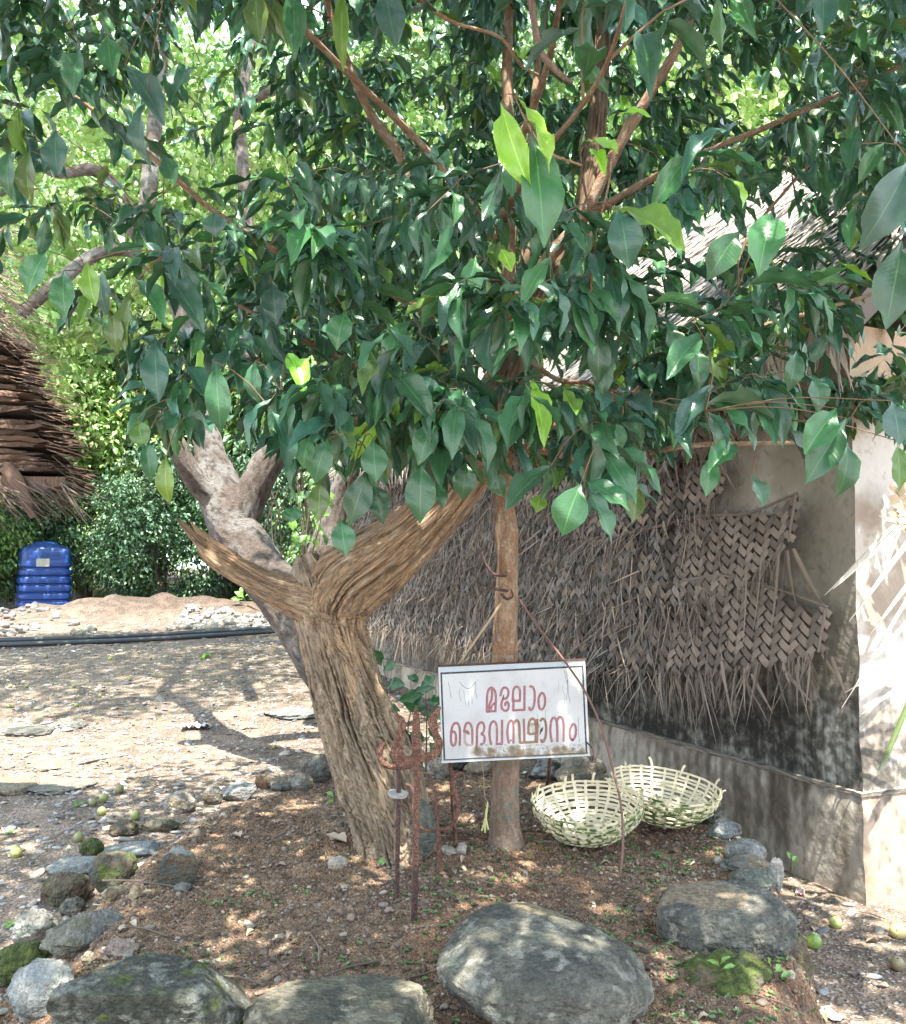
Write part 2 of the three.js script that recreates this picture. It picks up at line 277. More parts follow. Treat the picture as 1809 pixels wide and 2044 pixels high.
// right stack
stone('smooth pale grey cobble on top of the right hand stack', 1488, 1701, 82, 52, { c: [PALE, GREY], lump: 0.08 });
stone('flat buff stone in the middle of the right hand stack', 1492, 1726, 84, 38, { c: [TAN, GREY], lump: 0.1 });
stone('grey green stone at the bottom of the right hand stack', 1502, 1757, 92, 46, { c: [[0.2, 0.22, 0.19], GREY], lump: 0.1 });
stone('angular grey stone below the back basket by the wall', 1447, 1659, 70, 42, { c: [GREY, BLUE], facets: 6 });
stone('dark green grey stone against the back basket', 1426, 1629, 52, 40, { c: [DARK, [0.2, 0.23, 0.22]] });
stone('narrow whitish stone wedged behind the right hand stack', 1549, 1748, 34, 70, { c: [PALE, WHITE], k: 0.6, facets: 5 });
stone('dark pebble left of the right hand stack', 1450, 1729, 26, 24, { c: [DARK, GREY] });
stone('small buff pebble just left of the right hand stack', 1432, 1718, 20, 18, { c: [TAN, WHITE] });
// back edge, behind sign and baskets
stone('dark blue grey stone behind the sign leg', 1088, 1538, 76, 46, { c: [DARK, BLUE], facets: 4 });
stone('smooth tan elongated rock behind the front basket', 1158, 1540, 96, 58, { c: [[0.4, 0.36, 0.3], TAN, GREY], lump: 0.14, roll: 0.3, k: 0.5 });
stone('small brown grey stone right of the tan rock', 1199, 1559, 38, 28, { c: [[0.3, 0.25, 0.21], TAN] });
stone('flat tan stone seen under the sign', 956, 1532, 62, 36, { c: [[0.42, 0.35, 0.28], TAN], facets: 6, roll: 0.3 });
stone('dark brown stone under the left corner of the sign', 908, 1525, 56, 30, { c: [DARK, BROWN] });
stone('pale bluish flat rock behind the back basket', 1262, 1548, 84, 34, { c: [PALE, BLUE], k: 0.5, lump: 0.08 });
stone('pale grey rock between dead trunk and sign', 872, 1527, 56, 64, { c: [WHITE, PALE, GREY], facets: 5 });
stone('round green grey boulder at the foot of the dead trunk', 812, 1655, 118, 140, { c: [[0.17, 0.19, 0.165], [0.11, 0.125, 0.11], [0.24, 0.22, 0.17]], moss: 0.12, lump: 0.07, k: 0.5, base: 1712 });
stone('pinkish white pebble alone on the soil below the dead trunk', 674, 1723, 40, 27, { c: [WHITE, [0.5, 0.38, 0.32]], facets: 4 });
stone('cream pebble right of the small trident shaft', 922, 1695, 30, 24, { c: [WHITE, TAN], facets: 4 });
stone('flat cream pebble touching the small trident shaft', 897, 1698, 34, 18, { c: [WHITE, TAN], roll: -0.25 });
// yard
stone('worn flat tan step slab at the left frame edge', 5, 1545, 140, 96, { c: [TAN, [0.33, 0.28, 0.2]], flat: 0.4, k: 1.0, facets: 4, ry: 0.06, lump: 0.12 });
stone('long flat grey flagstone on the yard, left', 112, 1560, 160, 44, { c: [[0.36, 0.33, 0.28], GREY], flat: 0.35, k: 0.9, facets: 6, ry: 0.035 });
stone('flat flagstone just beyond the long grey one', 100, 1527, 92, 22, { c: [[0.36, 0.34, 0.29], TAN], flat: 0.35, facets: 5, ry: 0.03 });
stone('narrow pale flagstone nearest the trunk side, left yard', 178, 1512, 80, 24, { c: [WHITE, GREY], flat: 0.35, facets: 5, ry: 0.03 });
stone('pale flagstone farthest back by the step slab', 128, 1496, 62, 24, { c: [WHITE, GREY], facets: 6, ry: 0.04 });
stone('grey half buried stone behind the flagstones, left yard', 60, 1455, 96, 30, { c: [GREY, DARK], ry: 0.06, flat: 0.4 });
stone('dark half buried stone right of the grey one, left yard', 148, 1446, 54, 20, { c: [DARK, GREY], ry: 0.05 });
stone('large bluish flat rock in the yard left of the dead trunk', 600, 1412, 150, 44, { c: [BLUE, GREY], flat: 0.3, k: 0.8, ry: 0.05, facets: 5 });
stone('whitest boulder at the foot of the dirt heap', 428, 1250, 42, 28, { c: [[0.6, 0.55, 0.5], WHITE], lump: 0.12 });
stone('grey white boulder beside the whitest one at the dirt heap', 461, 1242, 40, 24, { c: [PALE, WHITE], facets: 4 });
stone('tan cobble at the left foot of the dirt heap', 156, 1264, 30, 20, { c: [TAN, WHITE] });
stone('white cobble between tan cobble and dirt heap', 181, 1255, 26, 17, { c: [WHITE, PALE] });
stone('pale cobble above the black pipes left of the heap', 148, 1244, 24, 14, { c: [PALE, WHITE] });
stone('grey cobble beside the blue tank foot', 146, 1190, 30, 20, { c: [GREY, PALE] });
// mossy earth block under the right boulder
stone('mossy clod of earth below the tan faced boulder', 1450, 1995, 190, 165, { base: 2070, c: [BROWN, [0.25, 0.19, 0.12], OLIVE], moss: 0.78, lump: 0.2, d: 2.72, cat: 'clod', name: 'earth_clod' });
stone('bare brown earth lump at the right front corner', 1536, 1975, 172, 230, { base: 2090, c: [[0.27, 0.21, 0.15], [0.18, 0.135, 0.09], [0.33, 0.27, 0.2]], moss: 0.36, lump: 0.16, k: 0.7, d: 2.98, cat: 'clod', name: 'earth_clod' });
stone('small grey stone half sunk right of the front boulder', 1205, 2034, 70, 46, { base: 2050, c: [GREY, BLUE], facets: 4 });

// loose gravel, pebbles, litter ---------------------------------
{
  const pebble = rockGeo(1, 0.62, 0.8, { detail: 2, seed: 5, facets: 5, lump: 0.25, c: [[1, 1, 1], [0.85, 0.85, 0.85]] });
  const pebMat = new THREE.MeshStandardMaterial({ vertexColors: true, roughness: 0.95 });
  const m = [], c = [];
  const soilTone = () => { const k = rr(0.45, 1.25); return pick([[0.22 * k, 0.165 * k, 0.125 * k], [0.3 * k, 0.235 * k, 0.175 * k], [0.15 * k, 0.11 * k, 0.08 * k], [0.38 * k, 0.32 * k, 0.26 * k], [0.24 * k, 0.15 * k, 0.10 * k]]); };
  while (m.length < 30000) { const x = rr(-1.75, 1.5), z = rr(-6.1, -1.9); if (moundT(x, z) > 1.01) continue; const nn = fbm(x * 1.7, 4, z * 1.7, 3); if (R() > 0.65 + nn) continue; const s = 0.0025 + 0.0065 * Math.pow(R(), 2.2) + (R() < 0.02 ? rr(0.006, 0.014) : 0); m.push(pose(onGround(x, z, s * 0.25), [rr(-0.5, 0.5), rr(0, 6), rr(-0.5, 0.5)], s)); c.push(soilTone()); }
  tag(swarm('soil_gravel', pebble, pebMat, m, c), 'fine brown gravel strewn over the soil bed', 'gravel');
  const m2 = [], c2 = [];
  const yardTone = () => { const k = rr(0.5, 1.2); return pick([[0.34 * k, 0.33 * k, 0.32 * k], [0.4 * k, 0.36 * k, 0.31 * k], [0.26 * k, 0.25 * k, 0.25 * k], [0.46 * k, 0.38 * k, 0.32 * k], [0.5 * k, 0.48 * k, 0.46 * k]]); };
  while (m2.length < 22000) { const d = 2.4 + 13 * Math.pow(R(), 1.3), x = rr(-0.62, 0.62) * d * (d < 6 ? 1.3 : 1) - 0.4; if (moundT(x, -d) < 0.985 || d > 12.5 && R() > 0.5) continue; const s = 0.005 + 0.022 * Math.pow(R(), 3) + (R() < 0.02 ? rr(0.01, 0.03) : 0); if (x > 0.8 && s > 0.009 && R() < 0.88) continue; m2.push(pose(onGround(x, -d, s * 0.15), [rr(-0.3, 0.3), rr(0, 6), rr(-0.3, 0.3)], [s * 1.2, s * rr(0.5, 0.9), s])); c2.push(yardTone()); }
  // rubble on the dirt heap
  for (let i = 0; i < 330; i++) { const x = heapC.x + rr(0.7, 2.3), z = heapC.z + rr(0.9, 2.2), s = rr(0.02, 0.08); m2.push(pose(onGround(x, z, s * 0.3), [rr(-1, 1), rr(0, 6), 0], s)); c2.push(yardTone().map((q) => q * 0.85)); }
  for (let i = 0; i < 160; i++) { const x = heapC.x + rr(-3.6, -1.4), z = heapC.z + rr(0.3, 3), s = rr(0.02, 0.09); m2.push(pose(onGround(x, z, s * 0.3), [rr(-1, 1), rr(0, 6), 0], s)); c2.push(yardTone().map((q) => q * 0.7)); }
  tag(swarm('yard_pebbles', pebble, pebMat, m2, c2), 'grey pebbles and rubble scattered over the yard', 'pebbles');
}

// ---------------------------------------------------------------- leaf shapes
function leafGeo({ rows = 8, bend = 0.5, fold = 0.25, wave = 0.03, ratio = 1, shape = 0.85, seed = 1, petiole = 0.07 } = {}) {
  const pos = [], uv = [], idx = [], cross = 4;
  let x = 0, y = 0, a = 0.25 * bend;
  for (let i = 0; i <= rows; i++) {
    const t = i / rows, tt = clamp((t - petiole) / (1 - petiole));
    const wd = Math.max(0.012, 0.5 * ratio * Math.pow(Math.sin(Math.PI * Math.pow(tt, shape)), 0.92) * (1 - 0.3 * ss(0.7, 0.98, tt)) + 0.010 * (1 - tt));
    if (i) { x += Math.cos(a) / rows; y += Math.sin(a) / rows; a -= bend * 1.5 / rows; }
    for (let j = 0; j <= cross; j++) { const s = j / cross * 2 - 1; const e = Math.abs(s); pos.push(x, y + e * wd * fold * (1 - 0.3 * e) + wave * e * Math.sin(i * 2.1 + s * 1.3 + seed * 4) * (wd > 0.05 ? 1 : 0), s * wd); uv.push(tt, s * 0.5 + 0.5); }
  }
  const w = cross + 1; for (let i = 0; i < rows; i++) for (let j = 0; j < cross; j++) { const q = i * w + j; idx.push(q, q + 1, q + w, q + 1, q + w + 1, q + w); }
  const g = new THREE.BufferGeometry(); g.setAttribute('position', new THREE.Float32BufferAttribute(pos, 3)); g.setAttribute('uv', new THREE.Float32BufferAttribute(uv, 2)); g.setIndex(idx); g.computeVertexNormals(); return g;
}
const leafTex = tex(256, (u, v) => {
  const s = Math.abs(v - 0.5) * 2, rib = 1 - ss(0.02, 0.05 * (1.2 - u) + 0.015, s), ph = (u * 15 - s * 2.2) % 1, vein = (1 - ss(0, 0.16, Math.min(ph < 0 ? ph + 1 : ph, 1 - (ph < 0 ? ph + 1 : ph)))) * 0.025;
  const b = 0.43 + 0.07 * fbm(u * 5, v * 4, 6, 4) + vein, edge = ss(0.9, 1, s) * 0.08; const c = [b + edge, b + edge, b]; return mixc(c, [0.95, 0.92, 0.62], rib * 0.8);
}, false, 128);
const leafBump = tex(256, (u, v) => { const s = Math.abs(v - 0.5) * 2; const ph = (((u * 15 - s * 2.2) % 1) + 1) % 1; return 0.5 - 0.35 * (1 - ss(0, 0.3, Math.min(ph, 1 - ph))) - 0.5 * (1 - ss(0, 0.08, s)) + 0.1 * n3(u * 20, v * 20, 3); }, false, 128);
const leafMaterial = (o = {}) => new THREE.MeshPhysicalMaterial({ map: leafTex, bumpMap: leafBump, bumpScale: 0.0004, roughness: 0.3, transmission: 0.3, thickness: 0, side: THREE.DoubleSide, specularIntensity: 0.9, ...o });
const foliageMat = leafMaterial();
const leafShapes = [leafGeo({ bend: 0.35, seed: 1, shape: 1.08, wave: 0.045 }), leafGeo({ bend: 0.5, fold: 0.35, seed: 2, wave: 0.05, shape: 1.0 }), leafGeo({ bend: -0.15, fold: 0.3, seed: 3, shape: 1.12, wave: 0.05 }), leafGeo({ bend: 0.8, fold: 0.3, seed: 4, wave: 0.04, shape: 1.05 })];
// a leaf from a to b (tip), its face turned towards nrm
function leafMatrix(a, b, nrm, width) {
  const X = b.clone().sub(a), L = X.length(); X.normalize();
  const Y = nrm.clone().addScaledVector(X, -nrm.dot(X)).normalize(), Z = V().crossVectors(X, Y);
  return basis(X.multiplyScalar(L * 1.06), Y.multiplyScalar(L), Z.multiplyScalar(width), a);
}
const greens = { deep: [0.038, 0.108, 0.050], mid: [0.062, 0.165, 0.062], blue: [0.045, 0.12, 0.078], yellow: [0.15, 0.27, 0.04], fresh: [0.28, 0.52, 0.06], olive: [0.09, 0.155, 0.035] };
const leafTone = (light = 0) => { const k = rr(0.75, 1.3), q = R(); const c = q < 0.5 ? greens.deep : q < 0.72 ? greens.blue : q < 0.93 - light ? greens.mid : q < 0.975 ? greens.olive : R() < 0.5 ? greens.yellow : greens.fresh; return c.map((x) => x * 2.5 * k); };

// ---------------------------------------------------------------- the young tree whose crown fills the upper half
const barkRed = new THREE.MeshStandardMaterial({ vertexColors: true, map: rep(grainMap, 5, 2), bumpMap: rep(barkBump, 5, 5), bumpScale: 0.004, roughness: 0.9, color: new THREE.Color().setRGB(1.35, 1.35, 1.35) });
const redBark = (k = 1) => (th, s, d, r, t, q) => { const a = fbm(q.x * 8, q.y * 5, q.z * 8, 4), b = fbm(q.x * 30 + 9, q.y * 30, q.z * 30, 3); let c = mixc([0.27 * k, 0.15 * k, 0.085 * k], [0.36 * k, 0.235 * k, 0.15 * k], ss(-0.3, 0.35, a)); if (b > 0.22) c = mixc(c, [0.34, 0.35, 0.3], ss(0.22, 0.4, b) * 0.6); return c; };
const tree = thing('broadleaf_tree', 'young tree with slim orange brown trunk and glossy dark green leaves behind the sign', 'tree');
const nodes = [];                                          // points on the branches that twigs may start from
function addBranch(name, list, widths, dd, k = 1, seg = 9) {
  const pts = PP(list, dd), radii = widths.map((w, i) => pxr(w, list[Math.min(list.length - 1, Math.round(i * (list.length - 1) / (widths.length - 1)))][2] ?? dd));
  mesh(name, limb(pts, radii, { seg, per: 0.025, rough: 0.25, col: redBark(k) }), barkRed, tree);
  const cv = new THREE.CatmullRomCurve3(pts, false, 'centripetal'), n = Math.ceil(cv.getLength() / 0.06);
  for (let i = 2; i <= n; i++) nodes.push({ p: cv.getPoint(i / n), r: lerp(radii[0], radii[radii.length - 1], i / n) });
}
{
  const foot = G(1010, 1690), d0 = -foot.z;
  tree.userData.depth = d0;
  const tr = [[1010, 1705, d0], [1008, 1600, d0], [1011, 1480, d0], [1008, 1330, d0], [1010, 1200, d0 - 0.01], [1012, 1080, d0 - 0.02], [1003, 960, d0], [1004, 850, d0], [1012, 720, d0 + 0.02], [1018, 600, d0 + 0.03]];
  const pts = PP(tr), radii = [64, 55, 52, 50, 46, 42, 40, 38, 36, 34].map((w) => pxr(w, d0));
  const lichen = redBark(1.05);
  mesh('trunk', limb(pts, radii, { seg: 40, per: 0.012, rough: 0.12, dr: (th, s, r, t) => { const scar = Math.exp(-(((s - 1.17) / 0.1) ** 2)) * Math.exp(-((th - 4.2) ** 2) * 2) * -0.012; const flare = t < 0.06 ? (0.06 - t) * 0.35 : 0; return scar + flare + 0.005 * Math.exp(-(((s - 1.35) / 0.05) ** 2)); },
    col: (th, s, d, r, t, q) => { let c = lichen(th, s, d, r, t, q); const low = 1 - ss(0.35, 0.8, s); c = mixc(c, [0.24, 0.175, 0.135], low * 0.6); c = mixc(c, [0.17, 0.2, 0.15], low * ss(0.15, 0.35, fbm(q.x * 14, q.y * 14, q.z * 14, 3)) * 0.8); if (d < -0.006) c = mixc(c, [0.07, 0.045, 0.03], 0.8); return c; } }), barkRed, tree);
  const cv = new THREE.CatmullRomCurve3(pts); for (let i = 14; i <= 20; i++) nodes.push({ p: cv.getPoint(i / 20), r: 0.02 });
  const n = d0, B = 'branch';
  addBranch(B, [[1018, 620, n], [1016, 470, n + 0.05], [1020, 330, n + 0.1], [1012, 160, n + 0.15], [1016, 0, n + 0.2], [1020, -260, n + 0.2]], [32, 24, 18], n);
  addBranch(B, [[1036, 600, n], [1052, 480, n], [1060, 340, n], [1066, 200, n + 0.1], [1090, 20, n + 0.2]], [24, 18, 12], n);
  addBranch(B, [[1030, 600, n], [1062, 560, n - 0.03], [1108, 500, n - 0.08], [1160, 440, n - 0.12], [1215, 330, n - 0.15], [1290, 200, n - 0.2], [1365, 70, n - 0.25], [1410, -50, n - 0.3], [1480, -240, n - 0.3]], [34, 28, 20, 14], n);
  addBranch(B, [[1000, 640, n], [930, 560, n - 0.05], [885, 490, n - 0.1], [825, 395, n - 0.15], [792, 300, n - 0.2], [742, 230, n - 0.22], [697, 130, n - 0.25], [660, 30, n - 0.3], [630, -150, n - 0.4]], [26, 22, 18, 13], n, 0.8);
  addBranch(B, [[950, 690, n + 0.02], [790, 590, n - 0.1], [620, 528, n - 0.25], [540, 495, n - 0.35], [455, 440, n - 0.45], [400, 400, n - 0.5], [300, 310, n - 0.6], [180, 215, n - 0.7], [60, 130, n - 0.75]], [16, 14, 11, 7], n);
  addBranch(B, [[1006, 890, n], [1110, 905, n - 0.2], [1200, 938, n - 0.35], [1290, 905, n - 0.5], [1400, 888, n - 0.6], [1540, 885, n - 0.65], [1680, 880, n - 0.7]], [18, 14, 11, 7], n, 1, 8);
  addBranch(B, [[1010, 850, n], [1120, 850, n - 0.15], [1210, 840, n - 0.2], [1290, 765, n - 0.3], [1400, 700, n - 0.4], [1520, 652, n - 0.5], [1660, 612, n - 0.6], [1830, 560, n - 0.7]], [16, 14, 10, 7], n, 1, 8);
  addBranch(B, [[1400, 700, n - 0.4], [1440, 640, n - 0.45], [1455, 580, n - 0.45], [1490, 480, n - 0.4], [1560, 390, n - 0.4], [1680, 260, n - 0.4]], [10, 8, 5], n, 0.8, 7);
  addBranch(B, [[1000, 880, n], [880, 810, n - 0.2], [720, 735, n - 0.45], [560, 655, n - 0.65], [470, 605, n - 0.75]], [15, 12, 8], n, 1, 8);
  addBranch(B, [[1000, 920, n], [860, 880, n - 0.3], [700, 830, n - 0.55], [540, 790, n - 0.75], [400, 770, n - 0.9]], [13, 10, 6], n, 1, 7);
  addBranch(B, [[1005, 700, n], [950, 780, n - 0.5], [900, 800, n - 0.9], [840, 830, n - 1.2], [800, 850, n - 1.35]], [14, 10, 6], n, 1, 7);
  addBranch(B, [[1020, 680, n], [1060, 720, n - 0.6], [1120, 760, n - 1.0], [1180, 765, n - 1.2], [1250, 790, n - 1.4]], [14, 10, 6], n, 1, 7);
  addBranch(B, [[1020, 520, n], [1000, 450, n - 0.8], [1060, 340, n - 1.4], [1200, 150, n - 2.0], [1300, -200, n - 2.6]], [22, 18, 12, 8], n, 1, 7);
  addBranch(B, [[1020, 520, n], [850, 300, n - 0.7], [600, 50, n - 1.3], [300, -300, n - 1.8]], [22, 16, 8], n, 1, 7);
  addBranch(B, [[1160, 440, n - 0.1], [1350, 330, n - 0.6], [1560, 240, n - 1.0], [1800, 130, n - 1.4]], [18, 13, 8], n, 0.9, 7);
  addBranch(B, [[1020, 330, n + 0.1], [1100, 100, n - 0.8], [1150, -300, n - 1.6]], [18, 14, 8], n, 1, 7);
  addBranch(B, [[822, -10, n - 1.1], [900, 42, n - 1.1], [1000, 76, n - 1.0], [1040, 130, n - 0.9], [1075, 150, n - 0.8]], [9, 7, 5], n, 1.2, 7);
  mesh('broken_branch', limb(PP([[1055, -60], [1062, 10], [1082, 105], [1120, 150], [1143, 166]], n - 1.2), [18, 15, 13, 8].map((w) => pxr(w, n - 1.2)), { seg: 8, per: 0.01, rough: 0.3, col: () => [0.30, 0.20, 0.15] }), barkRed, tree);
  // the dark upright shoot in front
  addBranch('shoot', [[1182, 668, n - 1.55], [1180, 560, n - 1.55], [1188, 470, n - 1.57], [1172, 400, n - 1.6], [1160, 330, n - 1.62], [1158, 280, n - 1.65]], [8, 6, 4], n, 0.6, 6);
  addBranch('shoot', [[1188, 470, n - 1.57], [1215, 370, n - 1.6], [1225, 300, n - 1.62], [1262, 225, n - 1.65], [1285, 210, n - 1.65]], [5, 4, 3], n, 1, 6);
  addBranch('shoot', [[1160, 330, n - 1.62], [1090, 300, n - 1.75], [1052, 245, n - 1.85], [1030, 198, n - 1.9]], [6, 5, 3], n, 1.2, 6);
  addBranch('shoot', [[1028, 650, n - 1.3], [1022, 560, n - 1.3], [1020, 520, n - 1.3]], [6, 4], n, 0.6, 6);
}
const fringe = [[-80, 640], [60, 600], [130, 640], [200, 760], [300, 940], [340, 960], [420, 880], [520, 890], [620, 1000], [690, 1050], [760, 1000], [840, 1010], [930, 985], [1010, 960], [1120, 1040], [1230, 1030], [1290, 990], [1380, 940], [1440, 940], [1500, 985], [1570, 930], [1650, 930], [1700, 960], [1760, 930], [1900, 930]];
const fringeY = (x) => { for (let i = 0; i + 1 < fringe.length; i++) if (x <= fringe[i + 1][0]) return lerp(fringe[i][1], fringe[i + 1][1], (x - fringe[i][0]) / (fringe[i + 1][0] - fringe[i][0])); return 930; };
{
  const d0 = tree.userData.depth; delete tree.userData.depth;
  const tips = [];
  let guard = 0;
  while (tips.length < 1320 && guard++ < 60000) {
    const px = rr(-90, 1900), u = (px - 950) / 1250, hd = 1.75 * Math.sqrt(Math.max(0.05, 1 - u * u)), lowD = R();
    const high = R() < 0.68, edgeX = Math.abs(px - 930) > 640;
    let d = high ? d0 - (edgeX ? 0.9 * R() : 0.15) + hd * Math.pow(R(), 0.8) * 0.95 : d0 - hd * Math.pow(R(), 0.7) + (R() < 0.35 ? hd * R() * 0.8 : 0);
    const near = clamp((d0 - d) / 1.6, -1, 1), edge = fringeY(px) - 70 - (near < 0 ? 110 * -near : 0) - 40 * R();
    const py = high ? rr(-120, edge) : (edgeX ? rr(60, edge) : lerp(300, edge, Math.pow(R(), 0.75))); if (!high && !edgeX && py > edge) continue;
    if (py > 250 && px > 980 && px < 1050 && d > 2.8 && R() < 0.3) continue;
    const gap = fbm(px * 0.0045, py * 0.0045, d * 0.5, 3);
    let keep = 0.66 + gap * 1.15; if (px > 560 && px < 1350 && py > 150 && py < 640) keep += 0.3; if (px < 560 && py < 640) keep -= 0.46 * (1 - px / 560) + 0.2; if (px > 1280 && py > 330 && py < 700) keep -= 0.34; if (px < 560 && py > 620) keep -= 0.34; if (px > 560 && px < 900 && py > 750) keep -= 0.2; if (py < 420 && px > 700) keep += 0.3;
    if (R() > keep) continue;
    const p = P(px, py, Math.max(1.75, d)); tips.push(p);
  }
  // the part of the crown above the frame
  guard = 0;
  const above = [];
  while (above.length < 1700 && guard++ < 80000) {
    const p = V(rr(-3, 2.6), rr(2.7, 5.9), rr(-5.3, 1.2)), q = ((p.x + 0.1) / 2.8) ** 2 + ((p.y - 4.0) / 1.9) ** 2 + ((p.z + 2.1) / 3.1) ** 2;
    if (q > 1 || fbm(p.x * 0.8, p.y * 0.8, p.z * 0.8 + 7, 2) < -0.34) continue;
    if (p.x > 1.1 && p.z < -3.6) continue; if (p.x > 1.9 && p.z < -2.4) continue;
    const top = EYE + -p.z * (1022 / F + Math.tan(PITCH)); if (p.y < top + 0.05) continue;
    above.push(p);
  }
  tips.push(...above);
  const all = tips.map((p) => { let best = 1e9; for (const n of nodes) { const q = n.p.distanceToSquared(p); if (q < best) best = q; } return [best, p]; }).sort((a, b) => a[0] - b[0]).map((x) => x[1]);
  const twigs = [], leafList = [];
  const pushLeaf = (a, b, nrm, width, tone, prio = 0) => leafList.push({ m: leafMatrix(a, b, nrm, width), c: tone, d: -a.z, L: b.distanceTo(a), a, prio });
  for (const p of all) {
    let best = 1e9, from = null; for (const n of nodes) { const q = n.p.distanceToSquared(p) * (n.p.y > p.y + 0.2 ? 4 : 1); if (q < best) { best = q; from = n; } }
    const D = from.p.distanceTo(p), mid = from.p.clone().lerp(p, 0.5).add(V(rr(-0.06, 0.06), D * 0.1 + rr(-0.02, 0.03), rr(-0.06, 0.06)));
    const r0 = Math.min(from.r, 0.0022 + D * 0.006), pts = [from.p, mid, p];
    twigs.push(limb(pts, [r0, r0 * 0.6, 0.0014], { seg: 4, per: 0.09, cap: false }));
    const cv = new THREE.CatmullRomCurve3(pts, false, 'centripetal'), k = Math.ceil(D / 0.09);
    for (let i = 1; i <= k; i++) nodes.push({ p: cv.getPoint(i / k), r: r0 * 0.7 });
    const dir = p.clone().sub(mid).normalize(), outw = V(p.x - 0.2, 0, p.z + d0).normalize();
    const top = EYE + -p.z * (1022 / F + Math.tan(PITCH)) < p.y, nl = (top ? 7 : 5) + Math.floor(R() * 3), light = p.x < -1.2 ? 0.12 : 0;
    for (let i = 0; i < nl; i++) {
      const back = i * 0.028, t = Math.max(0.05, 1 - back / Math.max(0.15, D * 0.6)), a = cv.getPoint(t);
      const az = i * 2.4 + rr(-0.5, 0.5), side = V(Math.cos(az), 0, Math.sin(az));
      const v = dir.clone().multiplyScalar(0.45).addScaledVector(side, 0.75).addScaledVector(outw, 0.2).add(V(0, rr(-1.15, 0.1) - (R() < 0.3 ? 0.6 : 0), 0)).normalize();
      const L = (p.y < 2.4 ? rr(0.11, 0.21) : rr(0.095, 0.19)) * (top ? 1.08 : 1), b = a.clone().addScaledVector(v, L);
      const nrm = outw.clone().multiplyScalar(0.3).addScaledVector(side, 0.35).add(V(rr(-0.6, 0.6), 0.8, rr(-0.6, 0.6)));
      pushLeaf(a, b, nrm, L * rr(0.26, 0.36), leafTone(light));
    }
  }
